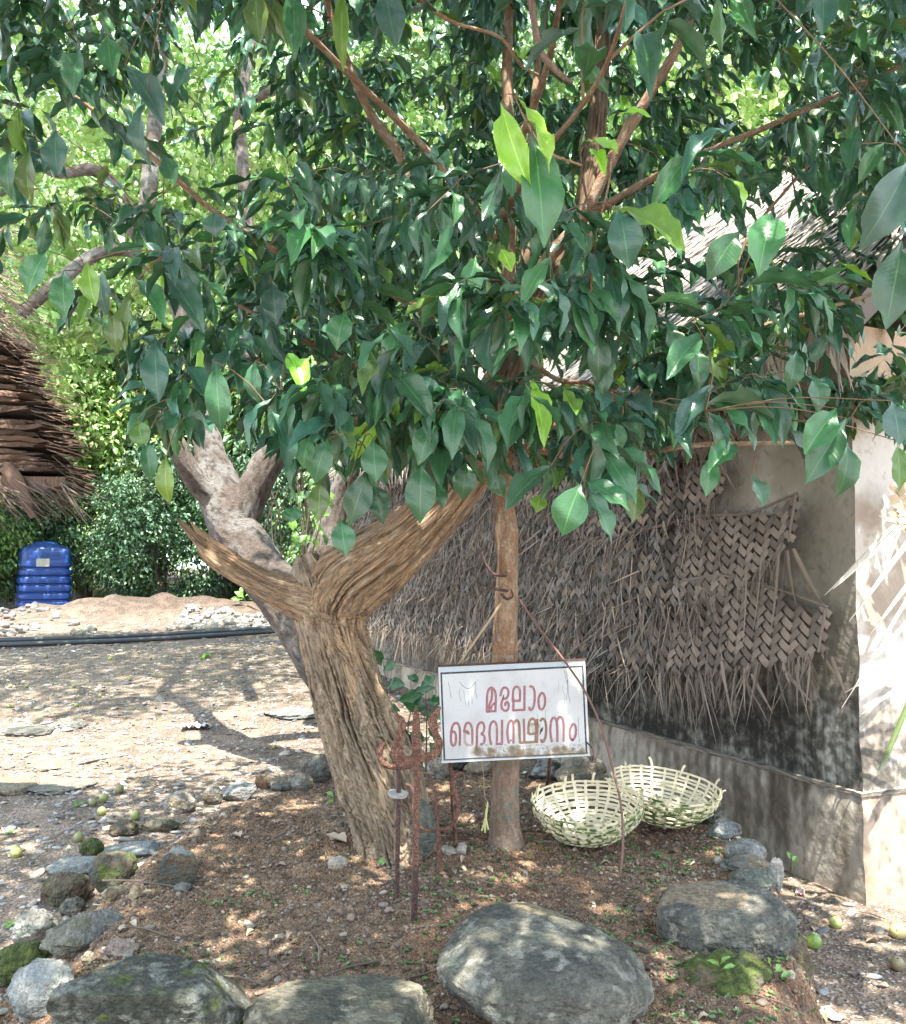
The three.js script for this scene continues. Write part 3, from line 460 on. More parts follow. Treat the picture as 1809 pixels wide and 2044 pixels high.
  // individually observed leaves: base x, y, tip x, y, width in the picture, distance, tone, how far the face turns up / towards us / right
  const seen = [
    [1000, 205, 1048, 372, 66, 1.95, 'fresh', 0.5, 0.9, -0.6], [1034, 196, 1108, 326, 52, 1.95, 'fresh', 0.4, 0.8, 0.6], [1062, 262, 1092, 472, 92, 1.98, 'mid', 0.3, 1, 0.1], [1170, 282, 1232, 292, 44, 2.2, 'fresh', 0.8, 0.6, 0],
    [1175, 300, 1210, 330, 30, 2.2, 'fresh', 0.8, 0.6, 0], [1232, 232, 1298, 222, 26, 2.2, 'fresh', 0.6, 0.8, 0], [1225, 420, 1372, 470, 96, 2.2, 'yellow', 0.7, 0.7, 0], [1236, 418, 1258, 525, 74, 2.15, 'blue', 0.6, 0.8, -0.2], [1475, 462, 1418, 545, 66, 2.1, 'blue', 0.5, 0.9, 0.2], [1540, 425, 1520, 520, 74, 2.1, 'mid', 0.8, 0.6, 0],
    [1452, 260, 1352, 318, 44, 2.3, 'blue', 0.8, 0.5, 0], [1380, 300, 1304, 410, 52, 2.3, 'mid', 0.6, 0.7, 0.3], [1384, 310, 1530, 320, 40, 2.3, 'mid', 0.8, 0.4, 0], [1450, 355, 1500, 400, 38, 2.3, 'fresh', 0.5, 0.6, 0.5], [1815, 320, 1740, 480, 92, 1.75, 'blue', 0.4, 0.9, 0.2], [1800, 480, 1775, 640, 90, 1.8, 'deep', 0.3, 0.9, -0.2],
    [950, 510, 930, 600, 52, 2.3, 'mid', 0.4, 0.8, 0.4], [1000, 498, 1022, 535, 36, 2.3, 'fresh', 0.5, 0.8, 0], [1215, 535, 1335, 680, 46, 2.4, 'mid', 0.6, 0.6, 0.4], [1215, 545, 1240, 640, 56, 2.4, 'blue', 0.5, 0.9, 0], [1030, 600, 940, 680, 60, 2.5, 'blue', 0.8, 0.5, 0], [1060, 620, 1110, 700, 60, 2.5, 'blue', 0.7, 0.7, 0],
    [950, 620, 905, 720, 60, 2.5, 'blue', 0.6, 0.8, 0.2], [1060, 660, 975, 720, 50, 2.5, 'deep', 0.7, 0.5, 0], [1190, 660, 1200, 760, 50, 2.4, 'deep', 0.3, 1, 0], [1180, 670, 1210, 790, 56, 2.45, 'deep', 0.3, 0.9, 0.2], [820, 640, 760, 720, 46, 2.6, 'mid', 0.7, 0.6, 0], [690, 620, 670, 690, 56, 2.55, 'mid', 0.6, 0.8, 0],
    [575, 705, 610, 770, 48, 2.4, 'fresh', 0.8, 0.7, 0.2], [430, 722, 440, 860, 52, 2.35, 'mid', 0.3, 1, 0.2], [510, 720, 505, 800, 40, 2.4, 'mid', 0.3, 1, -0.3], [770, 700, 775, 820, 40, 2.4, 'yellow', 0.2, 0.9, -0.6], [560, 815, 566, 885, 52, 2.6, 'deep', 0.2, 1, 0], [310, 672, 312, 795, 58, 2.5, 'blue', 0.2, 1, 0.1], [272, 560, 330, 625, 44, 2.4, 'mid', 0.8, 0.6, 0.2], [330, 545, 405, 640, 52, 2.45, 'blue', 0.7, 0.7, 0], [545, 565, 550, 640, 52, 2.6, 'blue', 0.6, 0.8, 0],
    [95, 500, 48, 580, 56, 2.3, 'mid', 0.6, 0.8, 0.2], [128, 540, 125, 625, 54, 2.35, 'mid', 0.5, 0.9, 0], [175, 522, 185, 602, 44, 2.3, 'yellow', 0.3, 1, 0], [205, 540, 200, 620, 50, 2.4, 'blue', 0.5, 0.9, -0.2], [235, 620, 225, 700, 40, 2.4, 'olive', 0.2, 1, 0], [260, 580, 240, 690, 40, 2.4, 'olive', 0.2, 1, -0.3],
    [332, 910, 330, 1004, 38, 2.4, 'yellow', 0.2, 1, 0], [292, 870, 302, 960, 34, 2.5, 'mid', 0.3, 0.9, 0.3], [275, 835, 285, 890, 44, 2.5, 'olive', 0.3, 0.9, 0], [620, 870, 600, 928, 46, 2.4, 'mid', 0.4, 0.9, -0.1], [655, 875, 625, 960, 56, 2.4, 'mid', 0.4, 0.9, 0.1], [745, 875, 750, 955, 56, 2.35, 'mid', 0.3, 1, 0], [870, 830, 835, 920, 52, 2.35, 'mid', 0.4, 0.9, 0], [910, 840, 905, 905, 48, 2.35, 'mid', 0.4, 0.9, 0.2], [948, 820, 1008, 840, 36, 2.35, 'mid', 0.8, 0.5, 0],
    [842, 925, 838, 1038, 64, 2.35, 'deep', 0.2, 1, 0], [735, 935, 700, 1042, 58, 2.4, 'deep', 0.3, 0.9, 0.2], [680, 1035, 690, 1104, 50, 2.4, 'mid', 0.3, 1, 0.2], [745, 960, 765, 1040, 48, 2.5, 'deep', 0.2, 1, 0.1], [640, 955, 635, 1034, 46, 2.5, 'olive', 0.2, 1, 0], [590, 1010, 580, 1040, 40, 3.6, 'mid', 0.5, 0.8, 0], [930, 920, 925, 995, 50, 2.5, 'deep', 0.2, 1, 0.1], [870, 960, 885, 1010, 30, 2.5, 'deep', 0.2, 0.9, 0.4], [985, 935, 1000, 990, 40, 2.5, 'deep', 0.2, 0.9, -0.4],
    [1160, 965, 1120, 1064, 76, 2.25, 'mid', 0.4, 0.9, -0.1], [1162, 958, 1254, 1004, 56, 2.25, 'mid', 0.8, 0.6, 0], [1165, 968, 1230, 1074, 52, 2.3, 'mid', 0.5, 0.7, 0.5], [1100, 930, 1010, 1000, 56, 2.25, 'deep', 0.7, 0.6, -0.1], [1080, 985, 1072, 1018, 36, 2.6, 'yellow', 0.3, 1, 0], [1275, 965, 1265, 1038, 36, 2.5, 'olive', 0.2, 1, 0], [1422, 905, 1412, 985, 40, 2.4, 'mid', 0.4, 0.9, 0], [1470, 885, 1420, 925, 50, 2.35, 'mid', 0.7, 0.7, 0], [1500, 950, 1530, 1005, 46, 2.5, 'deep', 0.4, 0.7, 0.3],
    [1410, 820, 1455, 890, 52, 2.4, 'deep', 0.5, 0.8, 0.2], [1385, 815, 1345, 888, 44, 2.4, 'mid', 0.4, 0.9, -0.2], [1410, 800, 1500, 850, 40, 2.4, 'mid', 0.8, 0.5, 0], [1670, 815, 1612, 895, 64, 2.15, 'mid', 0.5, 0.9, 0], [1690, 835, 1615, 955, 66, 2.2, 'deep', 0.3, 1, -0.1], [1590, 700, 1580, 775, 40, 2.4, 'deep', 0.4, 0.9, 0], [1625, 750, 1640, 815, 46, 2.4, 'deep', 0.5, 0.9, 0], [1780, 800, 1800, 880, 70, 1.9, 'blue', 0.4, 0.9, 0], [1690, 880, 1690, 990, 52, 2.3, 'deep', 0.2, 1, 0.2], [1790, 880, 1800, 975, 40, 2.3, 'olive', 0.2, 1, 0],
    [250, 130, 328, 228, 58, 2.3, 'blue', 0.5, 0.9, 0.2], [290, 205, 270, 315, 46, 2.3, 'blue', 0.3, 0.9, -0.5], [400, 128, 330, 186, 66, 2.4, 'deep', 0.7, 0.4, 0], [112, 260, 110, 340, 56, 2.3, 'blue', 0.4, 1, 0], [160, 95, 140, 180, 50, 2.3, 'mid', 0.4, 0.9, 0], [215, 70, 222, 140, 50, 2.4, 'mid', 0.5, 0.9, 0], [20, 300, 8, 385, 40, 2.3, 'deep', 0.3, 1, 0], [60, 300, 48, 398, 44, 2.4, 'olive', 0.2, 1, 0], [510, -20, 515, 72, 52, 2.2, 'olive', 0.2, 1, 0], [585, -20, 590, 100, 50, 2.3, 'mid', 0.3, 1, 0.2], [685, -20, 680, 120, 34, 2.2, 'yellow', 0.2, 1, 0], [765, -30, 790, 80, 64, 2.1, 'blue', 0.5, 0.9, 0], [430, 425, 428, 465, 50, 2.6, 'blue', 0.6, 0.8, 0], [330, 310, 345, 360, 40, 2.5, 'deep', 0.4, 0.9, 0], [1640, -20, 1648, 55, 56, 2.0, 'blue', 0.4, 0.9, 0],
    [1480, 760, 1540, 850, 46, 2.5, 'deep', 0.5, 0.8, 0.2], [1010, 820, 985, 900, 48, 2.5, 'deep', 0.4, 0.9, 0], [1200, 820, 1255, 900, 44, 2.45, 'mid', 0.5, 0.7, 0.3], [1110, 780, 1150, 860, 44, 2.5, 'deep', 0.4, 0.9, 0.2], [1330, 640, 1360, 730, 46, 2.5, 'deep', 0.4, 0.9, 0.2], [1390, 690, 1400, 770, 44, 2.5, 'deep', 0.3, 1, 0]];
  for (const [x0, y0, x1, y1, w, d, tone, up, fr, rt] of seen) { const a = P(x0, y0, d + 0.02), b = P(x1, y1, d - 0.02 + (up > 0.6 ? -0.05 : 0.01)); pushLeaf(a, b, V(rt, up, fr), pxr(w, d) * 2 * 0.98, greens[tone].map((x) => x * 2.4 * rr(0.9, 1.15)), 10); 
    let best = 1e9, from = null; for (const n of nodes) { const q = n.p.distanceToSquared(a); if (q < best) { best = q; from = n; } }
    if (best > 0.0004 && best < 0.25) twigs.push(limb([from.p, from.p.clone().lerp(a, 0.5).add(V(0, 0.02, 0)), a], [0.002, 0.0016, 0.0012], { seg: 4, per: 0.08, cap: false })); }
  const tw = mesh('twigs', mergeGeometries(twigs.map((g) => { g.deleteAttribute('color'); return g; })), new THREE.MeshStandardMaterial({ color: new THREE.Color().setRGB(0.17, 0.10, 0.06), roughness: 0.8 }), tree); tw.userData.kind = 'stuff';
  // the 300 that show largest are leaves of their own, the rest is one part
  const inView = (l) => { const x = l.a.x / l.d * F + 904.5; return x > -20 && x < 1830 && l.a.y < EYE + l.d * 0.62; };
  leafList.forEach((l) => { l.size = l.prio * 0.1 + (inView(l) ? l.L / l.d : 0); });
  leafList.sort((a, b) => b.size - a.size);
  const mats = new Map();
  leafList.slice(0, 300).forEach((l, i) => {
    const key = l.c.map((x) => Math.round(x * 14)).join(); if (!mats.has(key)) mats.set(key, leafMaterial({ color: new THREE.Color().setRGB(...l.c) }));
    const m = mesh('leaf', leafShapes[i % 3 === 2 ? 3 : i % 3], mats.get(key), tree); l.m.decompose(m.position, m.quaternion, m.scale);
  });
  const rest = leafList.slice(300);
  [0, 1, 2, 3].forEach((v) => { const q = rest.filter((_, i) => i % 4 === v); swarm('foliage', leafShapes[v], foliageMat, q.map((l) => l.m), q.map((l) => l.c), tree); });
}

// ---------------------------------------------------------------- the dead weathered tree
{
  const d0 = -G(745, 1700).z + 0.04;
  const dead = thing('dead_tree', 'thick barkless dead tree with furrowed grey brown wood and a splintered side stub', 'dead tree', null);
  const woodMat = new THREE.MeshStandardMaterial({ vertexColors: true, map: rep(fibreMap, 1.2, 2), bumpMap: rep(fibreBump, 1.6, 2), bumpScale: 0.004, roughness: 0.92, color: new THREE.Color().setRGB(1.35, 1.35, 1.35) });
  const flute = (k, tw = 0.35, stub) => (th, s, r, t) => {
    const a = th + tw * s, w = 0.25 * n3(Math.cos(a) * 2, Math.sin(a) * 2, s * 2.4), x = Math.cos(a + w), y = Math.sin(a + w);
    const f1 = n3(x * 7, y * 7, s * 0.9 + 3), f2 = n3(x * 17, y * 17, s * 1.6), f3 = n3(x * 38, y * 38, s * 3);
    const crack = -ss(0.42, 0.75, -f1) * 0.030 - ss(0.45, 0.8, -f2) * 0.012;
    const big = 0.10 * r * n3(Math.cos(th) * 1.3 + 5, Math.sin(th) * 1.3, s * 1.7);
    const smooth = stub ? 0.8 : 1 - 0.55 * ss(1.15, 1.5, s);
    const g2 = Math.pow(1 - Math.abs(f2), 4), g3 = Math.pow(1 - Math.abs(f3), 4);
    return big + k * (r / 0.15) * smooth * (0.006 * f1 - 0.011 * g2 - 0.005 * g3 + crack) + (s < 0.28 && !stub ? (0.28 - s) * 0.16 * (0.5 + 0.8 * Math.max(0, n3(x * 1.6, y * 1.6, 2))) : 0);
  };
  const woodCol = (stub) => (th, s, d, r, t, q) => {
    const a = fbm(q.x * 5, q.y * 3, q.z * 5, 3), f = n3(Math.cos(th) * 26, Math.sin(th) * 26, s * 2), f2 = fbm(q.x * 40, q.y * 14, q.z * 40, 3);
    const up = stub ? 0.95 : ss(0.85, 1.35, s), gx = Math.cos(th + 0.3 * s), gy = Math.sin(th + 0.3 * s);
    let c = mixc([0.25, 0.19, 0.13], [0.31, 0.19, 0.105], up); c = mixc(c, [0.33, 0.24, 0.15], ss(0.0, 0.5, a) * 0.5);
    c = mixc(c, [0.17, 0.13, 0.09], ss(0.1, 0.6, f) * 0.4); c = mixc(c, [0.22, 0.19, 0.15], ss(0.1, 0.4, f2) * 0.4);
    if (!stub && s > 0.75 && s < 1.2) c = mixc(c, [0.36, 0.24, 0.14], ss(0.1, 0.4, n3(q.x * 9, q.y * 3, q.z * 9)) * 0.7);
    if (up > 0.7) { const pt = n3(gx * 5, gy * 5, s * 7); if (pt > 0.55) c = mixc(c, [0.43, 0.36, 0.26], ss(0.55, 0.65, pt) * 0.55); const ln = n3(gx * 34, gy * 34, s * 4); c = mixc(c, [0.15, 0.085, 0.045], ss(0.25, 0.6, ln) * 0.5); const h2 = n3(gx * 9, gy * 9, s * 12 + 40); if (h2 > 0.68) c = mixc(c, [0.10, 0.06, 0.04], 0.8); }
    { const a2 = th + (stub ? 0.2 : 0.35) * s, w = 0.25 * n3(Math.cos(a2) * 2, Math.sin(a2) * 2, s * 2.4), fx = Math.cos(a2 + w), fy = Math.sin(a2 + w), g2 = Math.pow(1 - Math.abs(n3(fx * 17, fy * 17, s * 1.6)), 4), g3 = Math.pow(1 - Math.abs(n3(fx * 38, fy * 38, s * 3)), 5); c = mixc(c, [0.095, 0.062, 0.038], clamp(g2 * 0.72 + g3 * 0.35)); }
    if (d < -0.016) c = mixc(c, [0.10, 0.07, 0.045], ss(0.016, 0.03, -d) * 0.7);
    return c;
  };
  const tr = [[792, 1740, 150], [788, 1695, 146], [780, 1650, 152], [762, 1570, 172], [738, 1500, 164], [715, 1435, 150], [697, 1382, 143], [680, 1315, 136], [665, 1262, 134], [660, 1218, 152], [688, 1172, 162], [748, 1128, 148], [815, 1074, 122], [880, 1013, 104], [935, 943, 90], [972, 868, 80], [1002, 780, 74]];
  mesh('trunk', limb(tr.map(([x, y]) => P(x, y, d0)), tr.map((q) => pxr(q[2], d0)), { seg: 260, per: 0.0065, dr: flute(1), col: woodCol(false) }), woodMat, dead);
  const up = [[985, 830, 76], [1040, 690, 68], [1090, 590, 62], [1150, 480, 58], [1180, 350, 48], [1200, 150, 40], [1215, -80, 34]];
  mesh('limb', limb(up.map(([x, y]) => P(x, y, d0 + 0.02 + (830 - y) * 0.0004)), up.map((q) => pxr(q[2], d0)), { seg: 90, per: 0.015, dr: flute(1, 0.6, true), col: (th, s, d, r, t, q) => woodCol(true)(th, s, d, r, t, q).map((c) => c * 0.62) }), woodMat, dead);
  const st = [[690, 1232, 96], [640, 1208, 104], [600, 1193, 86], [564, 1181, 68], [517, 1160, 54], [465, 1127, 45], [425, 1101, 34], [395, 1077, 22], [368, 1050, 12], [352, 1034, 3]];
  mesh('broken_stub', limb(st.map(([x, y], i) => P(x, y, d0 - 0.03 - i * 0.010)), st.map((q) => pxr(q[2], d0)), { seg: 170, per: 0.0055, dr: (th, s, r, t) => Math.max(-0.8 * r, flute(0.9, 0.2, true)(th, s, r, t)), col: woodCol(true) }), woodMat, dead);
  for (const [pts, ws] of [[[[530, 1176], [465, 1142], [420, 1112], [384, 1078]], [34, 32, 22, 3]], [[[500, 1160], [440, 1130], [408, 1108], [394, 1098]], [30, 26, 16, 3]], [[[470, 1112], [425, 1082], [404, 1058]], [20, 15, 3]], [[[440, 1094], [400, 1064], [378, 1038]], [16, 12, 2]]])
    mesh('splinter', limb(pts.map(([x, y], i) => P(x, y, d0 - 0.09 - i * 0.015)), ws.map((w) => pxr(w, d0)), { seg: 40, per: 0.007, flat: 0.7, dr: (th, s, r, t) => Math.max(-0.8 * r, flute(0.7, 0.2, true)(th, s, r, t)), col: woodCol(true) }), woodMat, dead);
  // knot where the limbs part
  mesh('knot', limb(PP([[606, 1108], [616, 1136], [632, 1185], [648, 1245], [662, 1320], [672, 1390]], d0 - 0.03), [14, 58, 96, 104, 90, 40].map((w) => pxr(w, d0)), { seg: 180, per: 0.006, dr: flute(0.9, 0.2), col: woodCol(false) }), woodMat, dead);
}

// ---------------------------------------------------------------- background trees
function clumpGeo(n, leafL, ratio, seed, spread = 1) {
  const rnd = mulberry(seed), parts = [];
  for (let i = 0; i < n; i++) {
    const a = rnd() * 6.283, y = rnd() * 2 - 1, r = spread * Math.cbrt(rnd()), q = Math.sqrt(1 - y * y), c = V(Math.cos(a) * q * r, y * r * 0.8, Math.sin(a) * q * r);
    const dir = V(c.x + rnd() - 0.5, -0.3 - rnd() * 0.7, c.z + rnd() - 0.5).normalize(), L = leafL * (0.7 + rnd() * 0.6), up = V(rnd() - 0.5, 1, rnd() - 0.5 + 0.2), side = V().crossVectors(dir, up).normalize().multiplyScalar(L * ratio * 0.5), nn = V().crossVectors(side, dir).normalize();
    const b = c.clone().addScaledVector(dir, L), m1 = c.clone().addScaledVector(dir, L * 0.45).addScaledVector(nn, L * 0.05), t1 = m1.clone().add(side).addScaledVector(nn, L * 0.08), t2 = m1.clone().sub(side).addScaledVector(nn, L * 0.08);
    const g = new THREE.BufferGeometry(); g.setAttribute('position', new THREE.Float32BufferAttribute([c, t1, m1, t1, b, m1, m1, b, t2, c, m1, t2].flatMap((p) => [p.x, p.y, p.z]), 3)); g.computeVertexNormals(); parts.push(g);
  }
  return mergeGeometries(parts);
}
const clumpA = clumpGeo(20, 0.5, 0.5, 3), clumpB = clumpGeo(20, 0.46, 0.6, 5);
const farLeaf = new THREE.MeshPhysicalMaterial({ color: 0xffffff, roughness: 0.4, transmission: 0.35, thickness: 0, side: THREE.DoubleSide });
const toneSets = {
  bright: [[0.28, 0.44, 0.12], [0.36, 0.5, 0.16], [0.2, 0.36, 0.1], [0.42, 0.52, 0.22]],
  mid: [[0.12, 0.24, 0.06], [0.17, 0.3, 0.08], [0.09, 0.19, 0.06], [0.22, 0.32, 0.09]],
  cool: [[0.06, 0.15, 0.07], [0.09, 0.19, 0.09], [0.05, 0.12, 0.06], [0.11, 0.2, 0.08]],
};
function crownOn(t, blobs, tones, size = 0.3, name = 'crown') {
  const m = [], c = [];
  for (const [cx, cy, cz, rx, ry, rz, n] of blobs) for (let i = 0; i < n; i++) {
    const a = rr(0, 6.283), y = rr(-1, 1), q = Math.sqrt(1 - y * y), r = Math.pow(R(), 0.42), p = V(cx + Math.cos(a) * q * r * rx, cy + y * r * ry, cz + Math.sin(a) * q * r * rz);
    if (fbm(p.x * 0.55, p.y * 0.55, p.z * 0.55, 2) < -0.2) continue;
    if (p.y < baseY(p.x, p.z) + 0.1) continue;
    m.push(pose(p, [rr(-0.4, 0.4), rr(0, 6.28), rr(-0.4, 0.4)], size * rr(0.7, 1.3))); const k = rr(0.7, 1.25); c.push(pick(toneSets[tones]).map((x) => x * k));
  }
  return swarm(name, R() < 0.5 ? clumpA : clumpB, farLeaf, m, c, t);
}
const paleBark = new THREE.MeshStandardMaterial({ vertexColors: true, map: rep(grainMap, 3, 3), bumpMap: rep(barkBump, 5, 5), bumpScale: 0.03, roughness: 0.95, color: new THREE.Color().setRGB(1.3, 1.3, 1.3) });
const paleCol = (mossLow) => (th, s, d, r, t, q) => { const a = fbm(q.x * 3, q.y * 3, q.z * 3, 4), b = fbm(q.x * 14, q.y * 14, q.z * 14, 3); let c = mixc([0.25, 0.2, 0.165], [0.38, 0.35, 0.32], ss(-0.15, 0.25, a)); if (b > 0.12) c = mixc(c, [0.14, 0.11, 0.085], ss(0.12, 0.3, b)); if (mossLow) { const l = 1 - ss(0.5, 1.15, s); c = mixc(c, mixc([0.14, 0.12, 0.085], [0.09, 0.10, 0.05], ss(-0.1, 0.3, b)), l); } return c; };
{
  const t = thing('spotted_bark_tree', 'leaning tree with scaly pale grey bark behind the dead tree', 'tree');
  const rough = (th, s, r) => r * 0.07 * fbm(Math.cos(th) * 3, Math.sin(th) * 3, s * 4, 4) + 0.006 * Math.abs(n3(Math.cos(th) * 9, Math.sin(th) * 9, s * 14));
  const tube = (name, l, ws, low) => mesh(name, limb(PP(l), ws.map((w, i) => pxr(w, l[Math.min(i, l.length - 1)][2])), { seg: 64, per: 0.03, dr: rough, col: paleCol(low) }), paleBark, t);
  tube('trunk', [[800, 1575, 6.2], [735, 1440, 6.25], [652, 1320, 6.35], [574, 1200, 6.45], [516, 1130, 6.55], [470, 1055, 6.65], [442, 985, 6.75], [418, 900, 6.9], [400, 800, 7.0], [388, 700, 7.1], [350, 590, 7.3], [312, 500, 7.4]], [120, 115, 112, 104, 96, 96, 92, 58, 44, 40, 38, 36], true);
  tube('limb', [[312, 520, 7.4], [296, 420, 7.5], [304, 300, 7.6], [318, 160, 7.8], [330, 0, 8], [345, -160, 8.2]], [40, 34, 30, 28, 24, 20]);
  tube('limb', [[452, 1010, 6.7], [405, 975, 6.6], [372, 930, 6.5], [356, 890, 6.45], [346, 862, 6.4]], [52, 46, 40, 34, 18]);
  tube('limb', [[480, 1040, 6.65], [530, 930, 6.6], [565, 880, 6.6], [640, 842, 6.6], [740, 822, 6.6], [830, 775, 6.7], [900, 690, 6.9]], [70, 60, 54, 60, 54, 40, 26]);
  tube('limb', [[640, 1120, 7.4], [672, 1010, 7.4], [700, 930, 7.3], [716, 860, 7.2]], [60, 50, 36, 24]);
  tube('limb', [[312, 520, 7.4], [270, 460, 7.3], [232, 380, 7.2], [190, 340, 7.1], [110, 345, 7.0], [40, 300, 6.9]], [36, 32, 28, 24, 18, 10]);
  tube('limb', [[318, 540, 7.4], [260, 500, 7.3], [200, 505, 7.2], [120, 560, 7.0], [40, 630, 6.9]], [30, 26, 24, 26, 20]);
  tube('limb', [[505, 720, 7.6], [498, 600, 7.7], [490, 400, 7.9], [480, 200, 8.1], [520, 60, 8.3], [610, -60, 8.4]], [30, 28, 26, 24, 20, 16]);
  tube('limb', [[480, 210, 8.1], [560, 180, 7.9], [640, 200, 7.8], [740, 190, 7.8]], [18, 16, 13, 8]);
  crownOn(t, [[-3.2, 8.3, -7.4, 3.2, 1.3, 2.6, 620], [-4.2, 5.6, -10.6, 2.4, 1.8, 1.8, 420], [-1.8, 6.4, -11, 2.2, 1.5, 1.6, 300], [-6.2, 4.6, -11, 1.8, 1.6, 1.6, 260]], 'bright', 0.27);
}
function bgTree(label, x, z, h, lean, blobs, tones, size = 0.42, pale = true, group) {
  const y = baseY(x, z), t = thing('woodland_tree', label, 'tree', V(x, y, z), group);
  const pts = [V(0, -0.1, 0), V(lean * 0.15, h * 0.25, 0), V(lean * 0.5, h * 0.55, 0.2), V(lean, h * 0.9, 0.1)];
  const col = paleCol(false);
  mesh('trunk', limb(pts, [h * 0.022, h * 0.018, h * 0.014, h * 0.006], { seg: 14, per: 0.15, rough: 0.25, col: (a, b, c, d, e, q) => col(a, b, c, d, e, q).map((v) => v * (pale ? 1 : 0.45)) }), paleBark, t);
  for (let i = 0; i < 4; i++) { const s = pts[1].clone().lerp(pts[3], 0.2 + i * 0.2), a = rr(0, 6.28), l = h * 0.28; mesh('limb', limb([s, s.clone().add(V(Math.cos(a) * l * 0.5, l * 0.3, Math.sin(a) * l * 0.5)), s.clone().add(V(Math.cos(a) * l, l * 0.75, Math.sin(a) * l))], [h * 0.010, h * 0.007, h * 0.003], { seg: 8, per: 0.2, rough: 0.25, col: (a2, b, c, d, e, q) => col(a2, b, c, d, e, q).map((v) => v * (pale ? 1 : 0.45)) }), paleBark, t); }
  blobs.push([lean * 1.2, h * 1.12, -0.4, 3.0, 2.2, 2.2, 260]);
  const c = crownOn(t, blobs.map(([bx, by, bz, ...r]) => [bx + x, by + y, bz + z, ...r]), tones, size); c.position.set(-x, -y, -z);
  return t;
}
bgTree('bright leafy tree above the blue tank at far left', -9.6, -23.5, 9, 0.4, [[0, 4.6, 0, 2.8, 2.6, 2.4, 900], [0.6, 7.4, 0, 2.6, 1.8, 2.2, 500]], 'bright');
bgTree('yellow green tree left of the spotted bark tree', -5.6, -23, 9.5, -0.5, [[0, 5.4, 0, 2.6, 2.4, 2.2, 900], [-0.5, 8, 0, 2.4, 1.6, 2, 450]], 'bright');
bgTree('pale stemmed tree right behind the spotted bark tree', -3.4, -21.5, 11, 0.6, [[0.2, 5.2, 0, 2.6, 2.6, 2.2, 850], [0.5, 8.6, 0, 2.6, 2, 2.2, 500]], 'mid');
bgTree('tree with a green crown behind the far end of the thatched roof', 0.8, -19, 11, -0.4, [[0, 5.6, 0, 2.8, 2.8, 2.4, 800], [0.3, 9, 0, 2.6, 1.8, 2.2, 400]], 'mid');
bgTree('bright tree rising behind the ridge of the thatched house', 4.4, -15, 10, 0.5, [[0, 5.4, 0, 3.0, 2.4, 2.4, 900], [0.2, 8.2, 0, 2.8, 1.8, 2.2, 500]], 'bright');
bgTree('green tree behind the house at the far right', 9, -17, 11, -0.6, [[-1, 5.8, 0, 3.2, 3, 2.6, 900], [-0.4, 9, 0, 3, 1.8, 2.4, 500]], 'mid');
bgTree('tall tree at the extreme left behind the small hut', -11.5, -18, 12, 0.5, [[0.6, 5, 0, 3.2, 3.2, 2.6, 900], [0.2, 9, 0, 3, 2.2, 2.6, 500]], 'bright');
for (const [x, z, h, lab] of [[-14, -26, 13, 'leftmost, behind the small hut'], [-8.5, -25, 13, 'straight behind the blue tank'], [-4.8, -24.5, 12, 'behind the dirt heap'], [-1, -27, 14, 'behind the far house corner'], [3, -25, 13, 'behind the middle of the house roof'], [8, -26, 13, 'behind the right end of the house roof'], [14, -25, 12, 'rightmost, beyond the house']])
  bgTree(`tree of the far wood, ${lab}`, x, z, h, rr(-1, 1), [[0, 5, 0, 3, 3.4, 2.6, 700], [0.3, h * 0.72, 0, 3, h * 0.26, 2.6, 500]], R() < 0.5 ? 'bright' : 'mid', 0.5);
{ // far wood
  const m = [], c = [];
  for (let i = 0; i < 7000; i++) { const x = rr(-34, 34), z = -rr(32, 44), y = baseY(x, z) + 21 * Math.pow(R(), 0.8); if (fbm(x * 0.12, y * 0.15, 4, 3) < -0.32) continue; m.push(pose(V(x, y, z), [0, rr(0, 6), 0], rr(0.7, 1.2))); const k = rr(0.7, 1.3); c.push(pick(R() < 0.5 ? toneSets.bright : toneSets.mid).map((q) => q * k)); }
  tag(swarm('far_wood', clumpA, farLeaf, m, c), 'mass of bright woodland far behind the yard', 'woodland');
}
function shrub(label, px, py, d, w, h, tones, n, size = 0.2, group) {
  const b = P(px, py, d); b.y = baseY(b.x, b.z);
  const t = thing('shrub', label, 'shrub', b, group);
  for (let i = 0; i < 5; i++) { const a = rr(0, 6.28), r = w * 0.3 * R(); mesh('stem', limb([V(Math.cos(a) * 0.08, -0.05, Math.sin(a) * 0.08), V(Math.cos(a) * r * 0.6, h * 0.4, Math.sin(a) * r * 0.6), V(Math.cos(a) * r, h * 0.8, Math.sin(a) * r)], [0.03, 0.022, 0.008], { seg: 6, per: 0.2, rough: 0.2, col: () => [0.16, 0.13, 0.1] }), paleBark, t); }
  const c = crownOn(t, [[b.x, b.y + h * 0.55, b.z, w / 2, h * 0.5, w / 2.6, n]], tones, size, 'foliage'); c.position.copy(b).negate(); return t;
}
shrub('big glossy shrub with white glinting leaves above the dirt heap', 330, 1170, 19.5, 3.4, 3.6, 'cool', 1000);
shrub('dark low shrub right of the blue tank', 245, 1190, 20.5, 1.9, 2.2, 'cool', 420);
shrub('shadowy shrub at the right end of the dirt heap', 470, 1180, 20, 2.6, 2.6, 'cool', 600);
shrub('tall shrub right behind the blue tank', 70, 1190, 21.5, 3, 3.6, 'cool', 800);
shrub('pale green shrub at the left frame edge beside the tank', -40, 1190, 20, 2.2, 2.6, 'mid', 500);
shrub('yellow green shrub over the top of the tank and heap', 180, 1150, 23, 4, 6, 'bright', 1100, 0.26);
shrub('shrub filling the gap between dead tree and house', 660, 1170, 15, 1.9, 2.8, 'mid', 420);
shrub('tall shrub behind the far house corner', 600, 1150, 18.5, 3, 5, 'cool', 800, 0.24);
shrub('dark bush far left under the small hut eave', 20, 1160, 24, 4, 5, 'cool', 800, 0.26);
